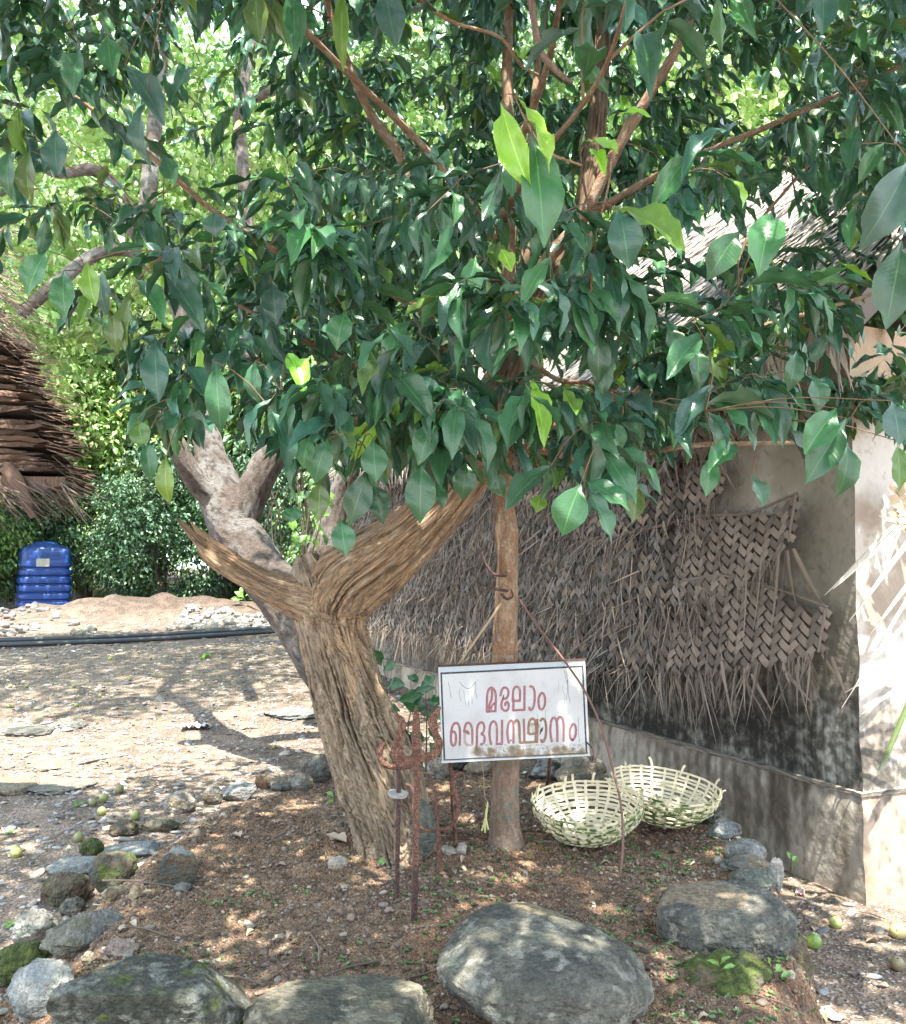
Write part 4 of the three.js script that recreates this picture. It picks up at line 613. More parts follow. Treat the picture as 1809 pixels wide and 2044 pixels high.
{ // hanging roots and vine stems in the gap
  const t = thing('vine_tangle', 'tangle of bare vine stems hanging beside the far house corner', 'vine', P(650, 1180, 11.5));
  for (let i = 0; i < 26; i++) { const x = rr(-0.7, 0.45), z = rr(-0.5, 0.5), h = rr(1, 2); mesh('stem', limb([V(x, -0.3, z), V(x + rr(-0.15, 0.15), h * 0.5, z), V(x + rr(-0.3, 0.3), h, z)], [0.012, 0.01, 0.007], { seg: 5, per: 0.15, col: () => [0.24, 0.18, 0.14], rough: 0.3 }), paleBark, t); }
}

// ---------------------------------------------------------------- thatched house on the right
const A0 = V(1.84, 0, -4.15), TH = Math.atan2(0.9162, -0.4007);
const house = thing('thatched_house', 'plastered house with mildewed wall and woven palm thatch, right side', 'house', A0);
house.rotation.y = TH;
const HL = 6.9, HT = 2.62, PL = 0.47, H = (s, h, o) => V(s, h, -o);
const toLocal = (p) => { house.updateMatrixWorld(true); return house.worldToLocal(p.clone()); };
const strokes = (x, y, z) => fbm(x * 1.2, y * 1.2, z, 5);
const longMap = tex(1536, (u, v) => {
  const s = HL * (1 - u), h = PL + v * (HT - PL), f = strokes(s * 2, h * 2, 1), st = n3(s * 16, h * 1.1, 3) * 0.6 + n3(s * 40, h * 2.2, 5) * 0.4, sp = fbm(s * 14, h * 14, 2, 4);
  let c = mixc([0.72, 0.71, 0.67], [0.62, 0.59, 0.54], ss(-0.4, 0.4, f)); c = mixc(c, [0.5, 0.46, 0.41], ss(0.1, 0.5, sp) * 0.6);
  const band = (1 - ss(0.75, 1.22, h + 0.22 * st + 0.1 * f)) * (0.6 + 0.4 * ss(5.5, 1.5, s)), bl = clamp(band * (0.8 + 0.5 * sp + 0.3 * st + 0.4 * f));
  c = mixc(c, [0.13, 0.125, 0.11], bl); c = mixc(c, [0.42, 0.41, 0.36], ss(0.35, 0.6, sp) * band * 0.5);
  if (s < 0.9) c = mixc(c, [0.44, 0.42, 0.36], ss(0.9, 0.1, s) * ss(0.75, 1.1, h) * 0.6);
  return c;
}, true, 512);
const frontMap = tex(1024, (u, v) => {
  const z = u * 4, h = PL + v * (HT - PL), f = strokes(z * 2, h * 2, 11), sp = fbm(z * 12, h * 12, 4, 4), st = n3(z * 18, h * 1.4, 6);
  let c = mixc([0.72, 0.69, 0.65], [0.58, 0.52, 0.46], ss(-0.2, 0.5, f)); c = mixc(c, [0.66, 0.52, 0.38], ss(2.0, 2.5, h) * 0.6);
  const mil = ss(1.05, 0.62, h + 0.15 * st) * clamp(0.6 + 1.3 * sp); c = mixc(c, [0.24, 0.23, 0.21], mil * 0.9); c = mixc(c, [0.55, 0.5, 0.45], ss(0.2, 0.5, sp) * 0.4); return c;
}, true, 512);
const plinthMap = tex(1536, (u, v) => {
  const s = HL * (1 - u), h = v * PL, f = strokes(s * 2, h * 2, 21), st = n3(s * 14, h * 2, 3), sp = fbm(s * 16, h * 16, 8, 4);
  let c = mixc([0.64, 0.61, 0.56], [0.54, 0.5, 0.44], ss(-0.4, 0.4, f)); c = mixc(c, [0.22, 0.19, 0.155], clamp((0.05 + ss(0.15, 0.45, h) * 0.4 * ss(2.5, 0.5, s) + 0.45 * sp + 0.3 * st + 0.3 * f))); c = mixc(c, [0.5, 0.44, 0.36], ss(0.3, 0.6, sp) * 0.5); return c;
}, true, 256);
const plinthFront = tex(1024, (u, v) => { const z = u * 4, h = v * PL, f = strokes(z * 2, h * 2, 31), sp = fbm(z * 14, h * 14, 18, 4); let c = mixc([0.68, 0.6, 0.52], [0.56, 0.47, 0.39], ss(-0.3, 0.4, f)); c = mixc(c, [0.28, 0.25, 0.22], clamp(ss(0.16, 0.02, h) * 0.8 + ss(0.32, 0.47, h) * 0.35 + sp * 0.9 - 0.1)); return c; }, true, 256);
const plaster = (map, bx = 6.9, by = 2.1) => new THREE.MeshStandardMaterial({ map, bumpMap: rep(grainBump, bx, by), bumpScale: 0.004, roughness: 0.95 });
function rough(g, k, f) { const p = g.attributes.position; for (let i = 0; i < p.count; i++) { const x = p.getX(i), y = p.getY(i), z = p.getZ(i); p.setXYZ(i, x + k * fbm(x * f, y * f, z * f, 3), y, z + k * fbm(x * f + 9, y * f, z * f, 3)); } g.computeVertexNormals(); return g; }
{
  const L = plaster(longMap), Fm = plaster(frontMap, 4, 2.1), PLm = plaster(plinthMap, 6.9, 0.77), PF = plaster(plinthFront, 4, 0.77);
  const wall = mesh('wall', rough(new THREE.BoxGeometry(HL, HT - PL, 4, 110, 34, 64), 0.012, 2.5), [L, Fm, Fm, L, L, L], house); wall.position.set(HL / 2, (HT + PL) / 2, 2);
  const pg = rough(new THREE.BoxGeometry(HL + 0.07, PL + 0.3, 4.07, 110, 14, 64), 0.012, 3); const p = pg.attributes.position;
  for (let i = 0; i < p.count; i++) if (p.getY(i) > (PL + 0.3) / 2 - 0.01) { p.setX(i, p.getX(i) * 0.9935); p.setZ(i, p.getZ(i) * 0.989); }
  pg.computeVertexNormals();
  const pl = mesh('plinth', pg, [PLm, PF, PF, PLm, PLm, PLm], house); pl.position.set(HL / 2, (PL - 0.3) / 2, 2);
  const lip = plaster(tex(256, (u, v) => mixc([0.6, 0.57, 0.52], [0.33, 0.3, 0.27], ss(-0.1, 0.4, fbm(u * 40, v * 3, 3, 3))), true, 32));
  const l1 = mesh('ledge', rough(new THREE.BoxGeometry(HL + 0.045, 0.02, 4.05, 120, 1, 70), 0.008, 6), lip, house); l1.position.set(HL / 2, PL + 0.006, 2);
}
// palm leaf pieces
function stripGeo() { const g = new THREE.PlaneGeometry(1, 1, 4, 2), p = g.attributes.position; for (let i = 0; i < p.count; i++) { const x = p.getX(i), y = p.getY(i); p.setZ(i, 0.10 * (1 - 4 * x * x) - 0.03 * Math.abs(y) * 2); } g.computeVertexNormals(); return g; }
function bladeGeo(bend, seed) { const rows = 6, pos = [], idx = []; for (let i = 0; i <= rows; i++) { const t = i / rows, w = 0.5 * (1 - Math.pow(t, 2.2)) * (0.6 + 0.4 * Math.min(1, t * 6)) + 0.02, y = bend * t * t * 0.3, z = 0.06 * Math.sin(t * 3 + seed); for (const s of [-1, 0, 1]) pos.push(t, y + (s ? 0 : 0.01), s * w + z / 0.05 * 0.3 * t); } for (let i = 0; i < rows; i++) for (let j = 0; j < 2; j++) { const a = i * 3 + j; idx.push(a, a + 1, a + 3, a + 1, a + 4, a + 3); } const g = new THREE.BufferGeometry(); g.setAttribute('position', new THREE.Float32BufferAttribute(pos, 3)); g.setIndex(idx); g.computeVertexNormals(); return g; }
const strip = stripGeo(), blades = [bladeGeo(-0.4, 1), bladeGeo(0.2, 2), bladeGeo(-0.9, 4)];
const palmMats = [0, 1, 2, 3, 4].map((i) => { const k = [0.5, 0.66, 0.8, 0.98, 0.36][i]; return new THREE.MeshStandardMaterial({ color: new THREE.Color().setRGB(0.24 * k, 0.188 * k, 0.148 * k), roughness: 0.8, side: THREE.DoubleSide }); });
const palmMat = new THREE.MeshStandardMaterial({ color: 0xffffff, roughness: 0.82, side: THREE.DoubleSide });
const palmTone = () => { const k = R() < 0.35 ? rr(0.2, 0.45) : rr(0.45, 1.35); return pick([[0.24 * k, 0.185 * k, 0.14 * k], [0.21 * k, 0.175 * k, 0.15 * k], [0.29 * k, 0.22 * k, 0.16 * k], [0.2 * k, 0.18 * k, 0.16 * k]]); };
{
  const rowsDef = [{ s0: 0.06, h: 0.86, up: 0.24 }, { s0: 0.26, h: 1.24, up: 0.34 }, { s0: 0.78, h: 1.62, up: 0.3 }, { s0: 0.62, h: 1.98, up: 0.15 }];
  const stripM = [], bladeM = [];
  const geoms = [];
  rowsDef.forEach((r, k) => {
    const width = (s) => lerp(0.20, 0.48, ss(0, 0.6, s - r.s0)) + 0.03 * Math.sin(s * 2.3 + k);
    const lower = (s) => r.h + r.up * Math.exp(-(s - r.s0) / 0.42) + 0.035 * Math.sin(s * 1.7 + k * 2) + 0.02 * Math.sin(s * 5 + k);
    const pt = (s, t, lift = 0) => { const h = lower(s) + t * width(s), o = (0.07 + 0.26 * clamp((2.3 - h) / 1.4)) * (0.45 + 0.55 * ss(0, 1.2, s - r.s0)) + (1 - t) * 0.035 + k * 0.012 + lift; return H(s, h, o); };
    const N = V(0, 0.22, -1).normalize();
    // the sheet behind the weave
    const bp = [], bi = [], ns = 140; for (let i = 0; i <= ns; i++) for (let j = 0; j <= 4; j++) { const s = r.s0 + 0.005 + (HL + 0.15 - r.s0) * i / ns; const q = pt(s, 0.02 + j / 4 * 0.96, -0.012); bp.push(q.x, q.y, q.z); } for (let i = 0; i < ns; i++) for (let j = 0; j < 4; j++) { const a = i * 5 + j; bi.push(a, a + 1, a + 5, a + 1, a + 6, a + 5); }
    const bg = new THREE.BufferGeometry(); bg.setAttribute('position', new THREE.Float32BufferAttribute(bp, 3)); bg.setIndex(bi); bg.computeVertexNormals(); mesh('thatch_sheet', bg, palmMats[4], house);
    const pch = 0.037, q2 = Math.SQRT1_2, span = Math.ceil((HL + 1) / pch / q2 / 2) + 12;
    for (let a = -20; a < span * 2; a++) for (let b = -span - 20; b < 30; b++) {         // a two over two twill of split leaflets, laid on the diagonal
      const ph = (((a - b) % 4) + 4) % 4; if (ph !== 0 && ph !== 2) continue;
      const u = ph === 0 ? a + 1 : a + 0.5, v = ph === 0 ? b + 0.5 : b, s = r.s0 + (u - v) * pch * q2, w0 = (u + v) * pch * q2; if (s < r.s0 + 0.012 || s > HL + 0.15) continue;
      const w = width(s), t = w0 / w; if (t < 0.03 || t > 0.97) continue;
      const ang = (ph === 0 ? 0.785 : -0.785) + rr(-0.05, 0.05), sl = r.up * -Math.exp(-(s - r.s0) / 0.42) / 0.42 * 0.6, X = V(Math.cos(ang), Math.sin(ang) + Math.cos(ang) * sl, Math.sin(ang) * 0.12).normalize(), Nn = N.clone().add(V(rr(-0.10, 0.10), rr(-0.08, 0.08), 0)).normalize(), Y = V().crossVectors(Nn, X).normalize(), Zn = V().crossVectors(X, Y);
      stripM.push({ m: basis(X.clone().multiplyScalar(2 * pch * 1.1), Y.multiplyScalar(pch * 0.97), Zn.multiplyScalar(0.09), pt(s, t, 0.002)), s, k });
    }
    // rib along the upper edge at the free end, lower edge rib
    geoms.push([k, limb([0.02, 0.3, 0.6, 1].map((q) => pt(r.s0 + 0.008, q, 0.008)), [0.006, 0.008], { seg: 8, per: 0.04, rough: 0.3 })]);
    geoms.push([k, limb([0, 0.25, 0.5, 0.75, 1].map((q) => pt(r.s0 + q * 1.3, 1.01, 0.01)), [0.007, 0.012], { seg: 8, per: 0.05, rough: 0.2 })]);
    // loose blades hanging from the lower edge and over the face
    for (let i = 0; i < (k ? 1250 : 1400); i++) {
      const edge = R() < (k === 0 ? 0.65 : 0.5), s = r.s0 + (HL + 0.1 - r.s0) * Math.pow(R(), 1.15), dens = ss(0.2, 1.4, s - r.s0); if (!edge && R() > dens) continue; if (edge && s - r.s0 < 0.5 && R() < 0.5) continue;
      const p = pt(s, edge ? rr(0, 0.08) : rr(0.1, 0.9), 0.02 + rr(0, 0.02)), lean = rr(-0.95, 0.95) * (s < 1 ? 0.6 : 1) + (s > 1.2 ? 0.35 : -0.1), X = V(Math.sin(lean), -Math.cos(lean), rr(-0.3, 0.05) - 0.05).normalize(), L = edge ? rr(0.08, 0.2) + 0.18 * Math.pow(R(), 2) + 0.05 * n3(s * 3, k, 1) : rr(0.15, 0.36), Wd = rr(0.004, 0.010) + (s < 1.2 && R() < 0.2 ? 0.008 : 0), Nn = N.clone().addScaledVector(X, -N.dot(X)).add(V(rr(-0.8, 0.8), 0, 0)).normalize(), Z = V().crossVectors(X, Nn).normalize();
      bladeM.push({ m: basis(X.clone().multiplyScalar(L), V().crossVectors(Z, X).normalize().multiplyScalar(L * 0.5), Z.multiplyScalar(Wd), p), s, edge });
    }
  });
  for (const [, g] of geoms) mesh('palm_rib', g, palmMats[1], house);
  stripM.sort((a, b) => a.s - b.s); bladeM.sort((a, b) => (a.s + (a.edge ? 0 : 0.4)) - (b.s + (b.edge ? 0 : 0.4)));
  stripM.slice(0, 300).forEach((q) => { const m = mesh('woven_strip', strip, pick(palmMats.slice(0, 4)), house); q.m.decompose(m.position, m.quaternion, m.scale); });
  const rs = stripM.slice(300); swarm('woven_strips', strip, palmMat, rs.map((q) => q.m), rs.map(() => palmTone().map((x) => x * 0.7)), house);
  bladeM.slice(0, 220).forEach((q) => { const m = mesh('palm_blade', pick(blades), pick(palmMats.slice(0, 4)), house); q.m.decompose(m.position, m.quaternion, m.scale); });
  const rb = bladeM.slice(220); blades.forEach((b, v) => { const q = rb.filter((_, i) => i % 3 === v); swarm('palm_fringe', b, palmMat, q.map((x) => x.m), q.map(palmTone), house); });
  // broad bent blades seen against the wall at the free ends
  for (const [x0, y0, x1, y1, w] of [[1584, 1095, 1630, 1225, 13], [1572, 1098, 1580, 1205, 9], [1555, 1100, 1545, 1260, 11], [1520, 1110, 1512, 1250, 11], [1490, 1130, 1490, 1290, 9], [1648, 1300, 1640, 1385, 8], [1660, 1310, 1690, 1392, 9], [1640, 1305, 1700, 1412, 7], [1600, 1320, 1640, 1400, 8], [1560, 1330, 1620, 1405, 8], [1500, 1345, 1540, 1420, 8], [1440, 1320, 1450, 1430, 8], [1620, 1325, 1660, 1420, 7]]) {
    const a = toLocal(P(x0, y0, 4.12 + (1690 - x0) * 0.0016)), b = toLocal(P(x1, y1, 4.1 + (1690 - x0) * 0.0016)), m = mesh('palm_blade', pick(blades), palmMats[Math.floor(rr(1, 4))], house); leafMatrix(a, b, V(rr(-0.5, 0.5), 0.2, -1), pxr(w, 4.2) * 2).decompose(m.position, m.quaternion, m.scale);
  }
}
{ // main roof
  const ang = 0.72, run = 3.1, up = V(0, Math.sin(ang), Math.cos(ang)), N = V(0, Math.cos(ang), -Math.sin(ang));
  const at = (s, t, lift = 0) => H(s, 2.52, 0.48).addScaledVector(up, t * run).addScaledVector(N, lift);
  const slab = mesh('roof', rough(new THREE.BoxGeometry(HL + 0.8, 0.10, run, 60, 1, 30), 0.02, 4), palmMats[0], house); slab.position.copy(at(HL / 2 - 0.02, 0.5, -0.05)); slab.rotation.x = -ang;
  const back = mesh('roof', rough(new THREE.BoxGeometry(HL + 0.8, 0.10, run, 60, 1, 30), 0.02, 4), palmMats[0], house); { const top = at(HL / 2 - 0.02, 1); back.position.copy(top).add(V(0, -Math.sin(ang) * run / 2 - 0.05, Math.cos(ang) * run / 2)); back.rotation.x = ang; }
  const m = [], c = [];
  for (let i = 0; i < 5200; i++) { const s = -0.38 + (HL + 0.75) * Math.pow(R(), 1.2), row = Math.floor(R() * 14) / 14, p = at(s, row + rr(0.02, 0.09), 0.02 + rr(0, 0.03)), lean = rr(-0.6, 0.6), X = up.clone().multiplyScalar(-Math.cos(lean)).add(V(Math.sin(lean), 0, 0)).addScaledVector(N, rr(-0.02, 0.12)).normalize(), Z = V().crossVectors(X, N).normalize(), L = rr(0.18, 0.4); m.push(basis(X.clone().multiplyScalar(L), V().crossVectors(Z, X).multiplyScalar(L * 0.4), Z.clone().multiplyScalar(rr(0.014, 0.034)), p)); const k = rr(0.6, 1.3); c.push([0.50 * k, 0.43 * k, 0.36 * k]); }
  swarm('roof_thatch', blades[1], palmMat, m, c, house);
  const eave = []; for (let i = 0; i < 420; i++) { const s = -0.36 + (HL + 0.6) * Math.pow(R(), 1.3), p = at(s, rr(0, 0.015), rr(-0.08, 0.02)), lean = rr(-0.35, 0.35), X = V(Math.sin(lean), -Math.cos(lean), rr(-0.4, 0.1)).normalize(), Z = V().crossVectors(X, N).normalize(); eave.push(basis(X.clone().multiplyScalar(rr(0.1, 0.32)), V().crossVectors(Z, X).multiplyScalar(0.2), Z.clone().multiplyScalar(rr(0.01, 0.026)), p)); }
  swarm('eave_fringe', blades[0], palmMat, eave, eave.map(() => { const k = rr(0.7, 1.25); return [0.48 * k, 0.42 * k, 0.35 * k]; }), house);
  const straw = new THREE.MeshStandardMaterial({ color: new THREE.Color().setRGB(0.55, 0.49, 0.41), roughness: 0.8, side: THREE.DoubleSide });
  for (const [x0, y0, x1, y1, w] of [[1640, 640, 1665, 745, 14], [1655, 635, 1690, 755, 14], [1672, 630, 1700, 720, 13], [1690, 625, 1702, 700, 12], [1705, 615, 1712, 690, 13], [1622, 650, 1650, 730, 12], [1600, 660, 1590, 700, 12], [1580, 670, 1560, 715, 11]]) { const b = mesh('hanging_blade', blades[0], straw, house); leafMatrix(toLocal(P(x0, y0, 4.0)), toLocal(P(x1, y1, 3.97)), V(-0.4, 0.1, -1), pxr(w, 4) * 2).decompose(b.position, b.quaternion, b.scale); }
}
{ // woven scrap with splayed blades on the right hand wall
  const o = thing('woven_palm_scrap', 'tan plaited palm leaf piece with splayed dry blades at the right frame edge', 'palm leaf mat', P(1797, 1018, 4.05));
  const tan = [0.8, 1, 1.2].map((k) => new THREE.MeshStandardMaterial({ color: new THREE.Color().setRGB(0.46 * k, 0.33 * k, 0.21 * k), roughness: 0.8, side: THREE.DoubleSide }));
  for (let i = 0; i < 5; i++) for (let j = 0; j < 6; j++) { const sg = (i + j) % 2 ? 1 : -1, m = mesh('woven_strip', strip, pick(tan), o), X = V(Math.cos(sg * 0.6), Math.sin(sg * 0.6), 0), Nn = V(0.2, 0.1, 1).normalize(), Y = V().crossVectors(Nn, X).normalize(); basis(X.clone().multiplyScalar(0.06), Y.multiplyScalar(0.034), Nn.clone().multiplyScalar(0.04), V(-0.02 + i * 0.034, 0.09 - j * 0.033, rr(-0.005, 0.005))).decompose(m.position, m.quaternion, m.scale); }
  const bm = [0.9, 1.2].map((k) => new THREE.MeshStandardMaterial({ color: new THREE.Color().setRGB(0.52 * k, 0.45 * k, 0.37 * k), roughness: 0.75, side: THREE.DoubleSide }));
  for (const [x0, y0, x1, y1, w] of [[1786, 1048, 1652, 1183, 8], [1800, 1050, 1668, 1170, 12], [1830, 1060, 1700, 1232, 10], [1850, 1120, 1740, 1260, 9], [1840, 1150, 1688, 1400, 7], [1850, 1200, 1730, 1330, 9], [1860, 1260, 1760, 1340, 8], [1840, 1290, 1694, 1378, 9], [1850, 1330, 1720, 1425, 8], [1800, 1045, 1760, 1150, 7], [1780, 1040, 1755, 1028, 7]]) { const b = mesh('blade', blades[1], pick(bm), o); leafMatrix(P(x0, y0, 4.0).sub(o.position), P(x1, y1, 4.02).sub(o.position), V(-0.3, 0.6, 1), pxr(w, 4) * 2).decompose(b.position, b.quaternion, b.scale); }
  const s = mesh('palm_stalk', limb(PP([[1845, 1330], [1800, 1435], [1757, 1540]], 3.98), [17, 15, 12].map((w) => pxr(w, 4)), { seg: 12, per: 0.02, flat: 0.6, rough: 0.1, col: (th, s2, d, r, t) => mixc([0.13, 0.18, 0.06], [0.3, 0.32, 0.24], ss(0.85, 1, t)) }), new THREE.MeshStandardMaterial({ vertexColors: true, roughness: 0.5 }));
  tag(s, 'cut green palm stalk leaning on the white wall', 'stalk');
}

// ---------------------------------------------------------------- corner of a second thatched hut, upper left
{
  const d = 4.6, o = thing('thatched_hut_eave', 'dark layered palm thatch of a hut eave reaching in at the upper left', 'thatched roof', P(0, 960, d));
  const brown = [0.7, 0.95, 1.25, 1.7].map((k) => new THREE.MeshStandardMaterial({ color: new THREE.Color().setRGB(0.105 * k, 0.062 * k, 0.040 * k), roughness: 0.9, bumpMap: rep(fibreBump, 2, 2), bumpScale: 0.006 }));
  const edge = [[2, 640, 30], [22, 662, 22], [42, 690, 26], [54, 716, 20], [66, 742, 24], [80, 765, 20], [104, 788, 26], [114, 812, 20], [118, 834, 18], [124, 852, 20], [134, 872, 22], [118, 898, 18], [146, 918, 20], [158, 945, 34]];
  const layers = edge.flatMap(([x, y, th]) => { const n = th > 28 ? 3 : 2; return Array.from({ length: n }, (_, i) => [x - 26 + rr(-10, 8), y + (i - (n - 1) / 2) * th / n, th / n * rr(0.7, 1.15)]); });
  for (const [x, y, th] of layers) {
    const w = pxr(600, d) * 2, g = new THREE.BoxGeometry(w, pxr(th, d) * 2 * 0.95, 0.5, 40, 2, 10), p = g.attributes.position;
    for (let i = 0; i < p.count; i++) { const X = p.getX(i), Y = p.getY(i), Z = p.getZ(i), e = ss(w / 2 - 0.15, w / 2, X); p.setXYZ(i, X + e * 0.06 * n3(y * 0.3, Y * 40, Z * 9) + e * (R() - 0.5) * 0.02, Y * (1 - 0.25 * e) + 0.014 * fbm(X * 5, y, Z * 5, 3), Z + 0.02 * n3(X * 8, Y * 30, y)); }
    g.computeVertexNormals();
    const m = mesh('thatch_layer', g, brown[Math.floor(rr(0, 3.4))], o); m.position.copy(P(x, y, d)).sub(o.position).add(V(-w / 2 - 0.04, 0, -0.2)); m.rotation.set(rr(-0.02, 0.02), rr(-0.03, 0.03), rr(-0.025, 0.025) - 0.03);
  }
  { // hanging mat below and torn tongue
    const pts = [[-300, 950], [146, 955], [136, 972], [112, 978], [70, 985], [46, 980], [0, 990], [-300, 1010]], sh = new THREE.Shape(pts.map(([x, y]) => { const q = P(x, y, d).sub(o.position); return new THREE.Vector2(q.x, q.y); }));
    const g = new THREE.ExtrudeGeometry(sh, { depth: 0.03, bevelEnabled: false, steps: 1 }), m = mesh('woven_mat', g, brown[2], o); m.position.z = 0.05;
    mesh('torn_tongue', limb(PP([[10, 930], [36, 965], [52, 1000], [66, 1034]], d - 0.1).map((p) => p.sub(o.position)), [26, 30, 26, 8].map((w) => pxr(w, d)), { seg: 14, per: 0.02, flat: 0.3, rough: 0.3 }), brown[2], o);
  }
  const rods = [];
  const rod = (x0, y0, x1, y1, w, dd = d + rr(-0.25, 0.25)) => { const a = P(x0, y0, dd).sub(o.position), b = P(x1, y1, dd + rr(-0.15, 0.15)).sub(o.position); rods.push(leafMatrix(a, b, V(rr(-0.4, 0.4), 1, 0.6), pxr(w, dd) * 2)); };
  for (let i = 0; i < 170; i++) { const e = pick(edge), x = e[0] - 18 + rr(-40, 4), y = e[1] + rr(-14, 14), a = rr(-0.05, 0.5) + (e[1] > 900 ? 0.25 : 0), L = rr(30, 105); rod(x, y, x + Math.cos(a) * L, y + Math.sin(a) * L * 0.8, rr(1.4, 3)); }
  for (let i = 0; i < 80; i++) { const y = rr(420, 640), x = -70 + rr(-40, 20) + (y - 420) * 0.22, a = rr(0.25, 0.85), L = rr(70, 180); rod(x, y, x + Math.cos(a) * L, y + Math.sin(a) * L, rr(1.8, 3.6)); }
  for (let i = 0; i < 110; i++) { const x = rr(-60, 132), y = 965 + rr(-12, 18), a = rr(0.35, 1.1), L = rr(35, 110); rod(x, y, x + Math.cos(a) * L, y + Math.sin(a) * L, rr(2, 4.5)); }
  rods.slice(0, 150).forEach((q) => { const m = mesh('palm_blade', pick(blades.slice(0, 2)), pick(brown.slice(1)), o); q.decompose(m.position, m.quaternion, m.scale); });
  swarm('palm_fringe', blades[1], palmMat, rods.slice(150), rods.slice(150).map(() => { const k = rr(0.4, 1.3); return [0.14 * k, 0.095 * k, 0.07 * k]; }), o);
}

// ---------------------------------------------------------------- painted sign
{
  const d = -G(1010, 1690).z - 0.16, c = P(1026, 1418, d), w = pxr(291, d) * 2, h = pxr(183, d) * 2;
  const o = thing('sign', 'white painted metal board with faded red lettering in front of the young tree', 'sign', c); o.rotation.z = 0.042; o.rotation.y = 0.03;
  const W = 1024, Hh = 648, cv = document.createElement('canvas'); cv.width = W; cv.height = Hh; const g = cv.getContext('2d'), rnd = mulberry(9);
  g.fillStyle = '#d9d8d6'; g.fillRect(0, 0, W, Hh);
  for (let i = 0; i < 5200; i++) { g.fillStyle = `rgba(${120 + rnd() * 80},${118 + rnd() * 70},${112 + rnd() * 60},${0.05 + rnd() * 0.10})`; g.fillRect(rnd() * W, rnd() * Hh, 1 + rnd() * 5, 1 + rnd() * 14); }
  // the dark painted border
  g.strokeStyle = '#2a3138'; g.lineWidth = 13; g.beginPath(); g.moveTo(16, 44); g.lineTo(1006, 40); g.stroke(); g.lineWidth = 12; g.beginPath(); g.moveTo(18, 36); g.lineTo(16, 640); g.stroke(); g.beginPath(); g.moveTo(1004, 36); g.lineTo(1002, 640); g.stroke(); g.strokeStyle = '#4a4a58'; g.lineWidth = 9; g.beginPath(); g.moveTo(10, 640); g.lineTo(1012, 640); g.stroke();
  g.fillStyle = '#c2cdd3'; g.fillRect(12, 2, 1000, 32);
  for (let i = 0; i < 260; i++) { g.fillStyle = `rgba(200,205,206,${rnd() * 0.5})`; const e = rnd(); if (e < 0.5) g.fillRect(rnd() * W, 37 + rnd() * 14, 2 + rnd() * 16, 1 + rnd() * 2); else g.fillRect((rnd() < 0.5 ? 12 : 996) + rnd() * 10, rnd() * Hh, 1 + rnd() * 3, 3 + rnd() * 16); }
  // lettering: strokes laid out on the board
  const sx = W / 1570, T = (x, y) => { const u = (x - 85 - 0.072 * (y - 190)) , v = (y - 190 + 0.0414 * (x - 85)); return [u * sx * 0.998, v * Hh / 990]; };
  const draw = (pts, color, lw = 17) => { g.strokeStyle = color; g.lineWidth = lw; g.lineCap = 'butt'; g.lineJoin = 'round'; g.beginPath(); const q = pts.map(([x, y]) => T(x, y)); g.moveTo(...q[0]); for (let i = 1; i < q.length - 1; i++) { const m = [(q[i][0] + q[i + 1][0]) / 2, (q[i][1] + q[i + 1][1]) / 2]; if (pts[i][2]) g.lineTo(...q[i]); else g.quadraticCurveTo(...q[i], ...m); } g.lineTo(...q[q.length - 1]); g.stroke(); };
  const red = '#a0626a', red2 = '#a26668', rust = '#936a54', fade = '#bd9f9c';
  draw([[718, 655], [700, 655, 1], [616, 660, 1], [615, 640, 1], [612, 540], [618, 440], [656, 398], [698, 440], [710, 520], [706, 600], [708, 650]], red); draw([[636, 652], [634, 600], [660, 545], [668, 480], [660, 425]], red, 17); draw([[655, 640], [668, 590], [700, 570]], red, 15);
  draw([[756, 500], [764, 430], [800, 400], [838, 428], [842, 490], [815, 530], [790, 520]], red); draw([[790, 515], [768, 560], [768, 620], [800, 655], [838, 650], [850, 600], [836, 556], [812, 566], [808, 604]], red);
  draw([[890, 560], [886, 460], [900, 410], [930, 394], [962, 420], [966, 500], [962, 548, 1], [955, 548, 1], [884, 548]], red); draw([[897, 520], [896, 648, 1], [900, 648, 1], [1015, 642, 1], [1014, 630, 1], [1010, 388]], red);
  draw([[1064, 405], [1085, 388], [1118, 430], [1124, 520], [1116, 610], [1088, 650], [1068, 640], [1070, 610]], red);
  draw([[1200, 464], [1166, 490], [1162, 580], [1180, 640], [1212, 640], [1236, 590], [1232, 500], [1205, 464], [1190, 468]], red);
  const E = (x, col) => { draw([[x + 108, 1015], [x + 112, 900], [x + 100, 800], [x + 60, 768], [x + 22, 810], [x + 12, 900], [x + 14, 980], [x + 36, 1020], [x + 64, 1000], [x + 70, 930], [x + 56, 870], [x + 26, 866], [x + 12, 900]], col); };
  E(228, red2); draw([[380, 880], [384, 810], [412, 768], [450, 790], [468, 860], [470, 1010]], red2); draw([[385, 900], [400, 860], [426, 880], [424, 900]], rust, 20); draw([[388, 880], [384, 960], [406, 1008], [440, 1010], [474, 1008]], fade, 18);
  draw([[516, 1070], [520, 980], [514, 860], [522, 800], [556, 764], [590, 790], [594, 850], [578, 886], [556, 892]], red2); draw([[556, 892], [590, 904], [602, 940], [594, 990], [566, 1004], [552, 1000]], red2);
  draw([[672, 1008], [648, 930], [650, 830], [662, 780], [694, 756], [722, 790], [730, 870], [730, 1000, 1], [734, 1000, 1], [786, 1000, 1], [786, 990, 1], [780, 746]], red2);
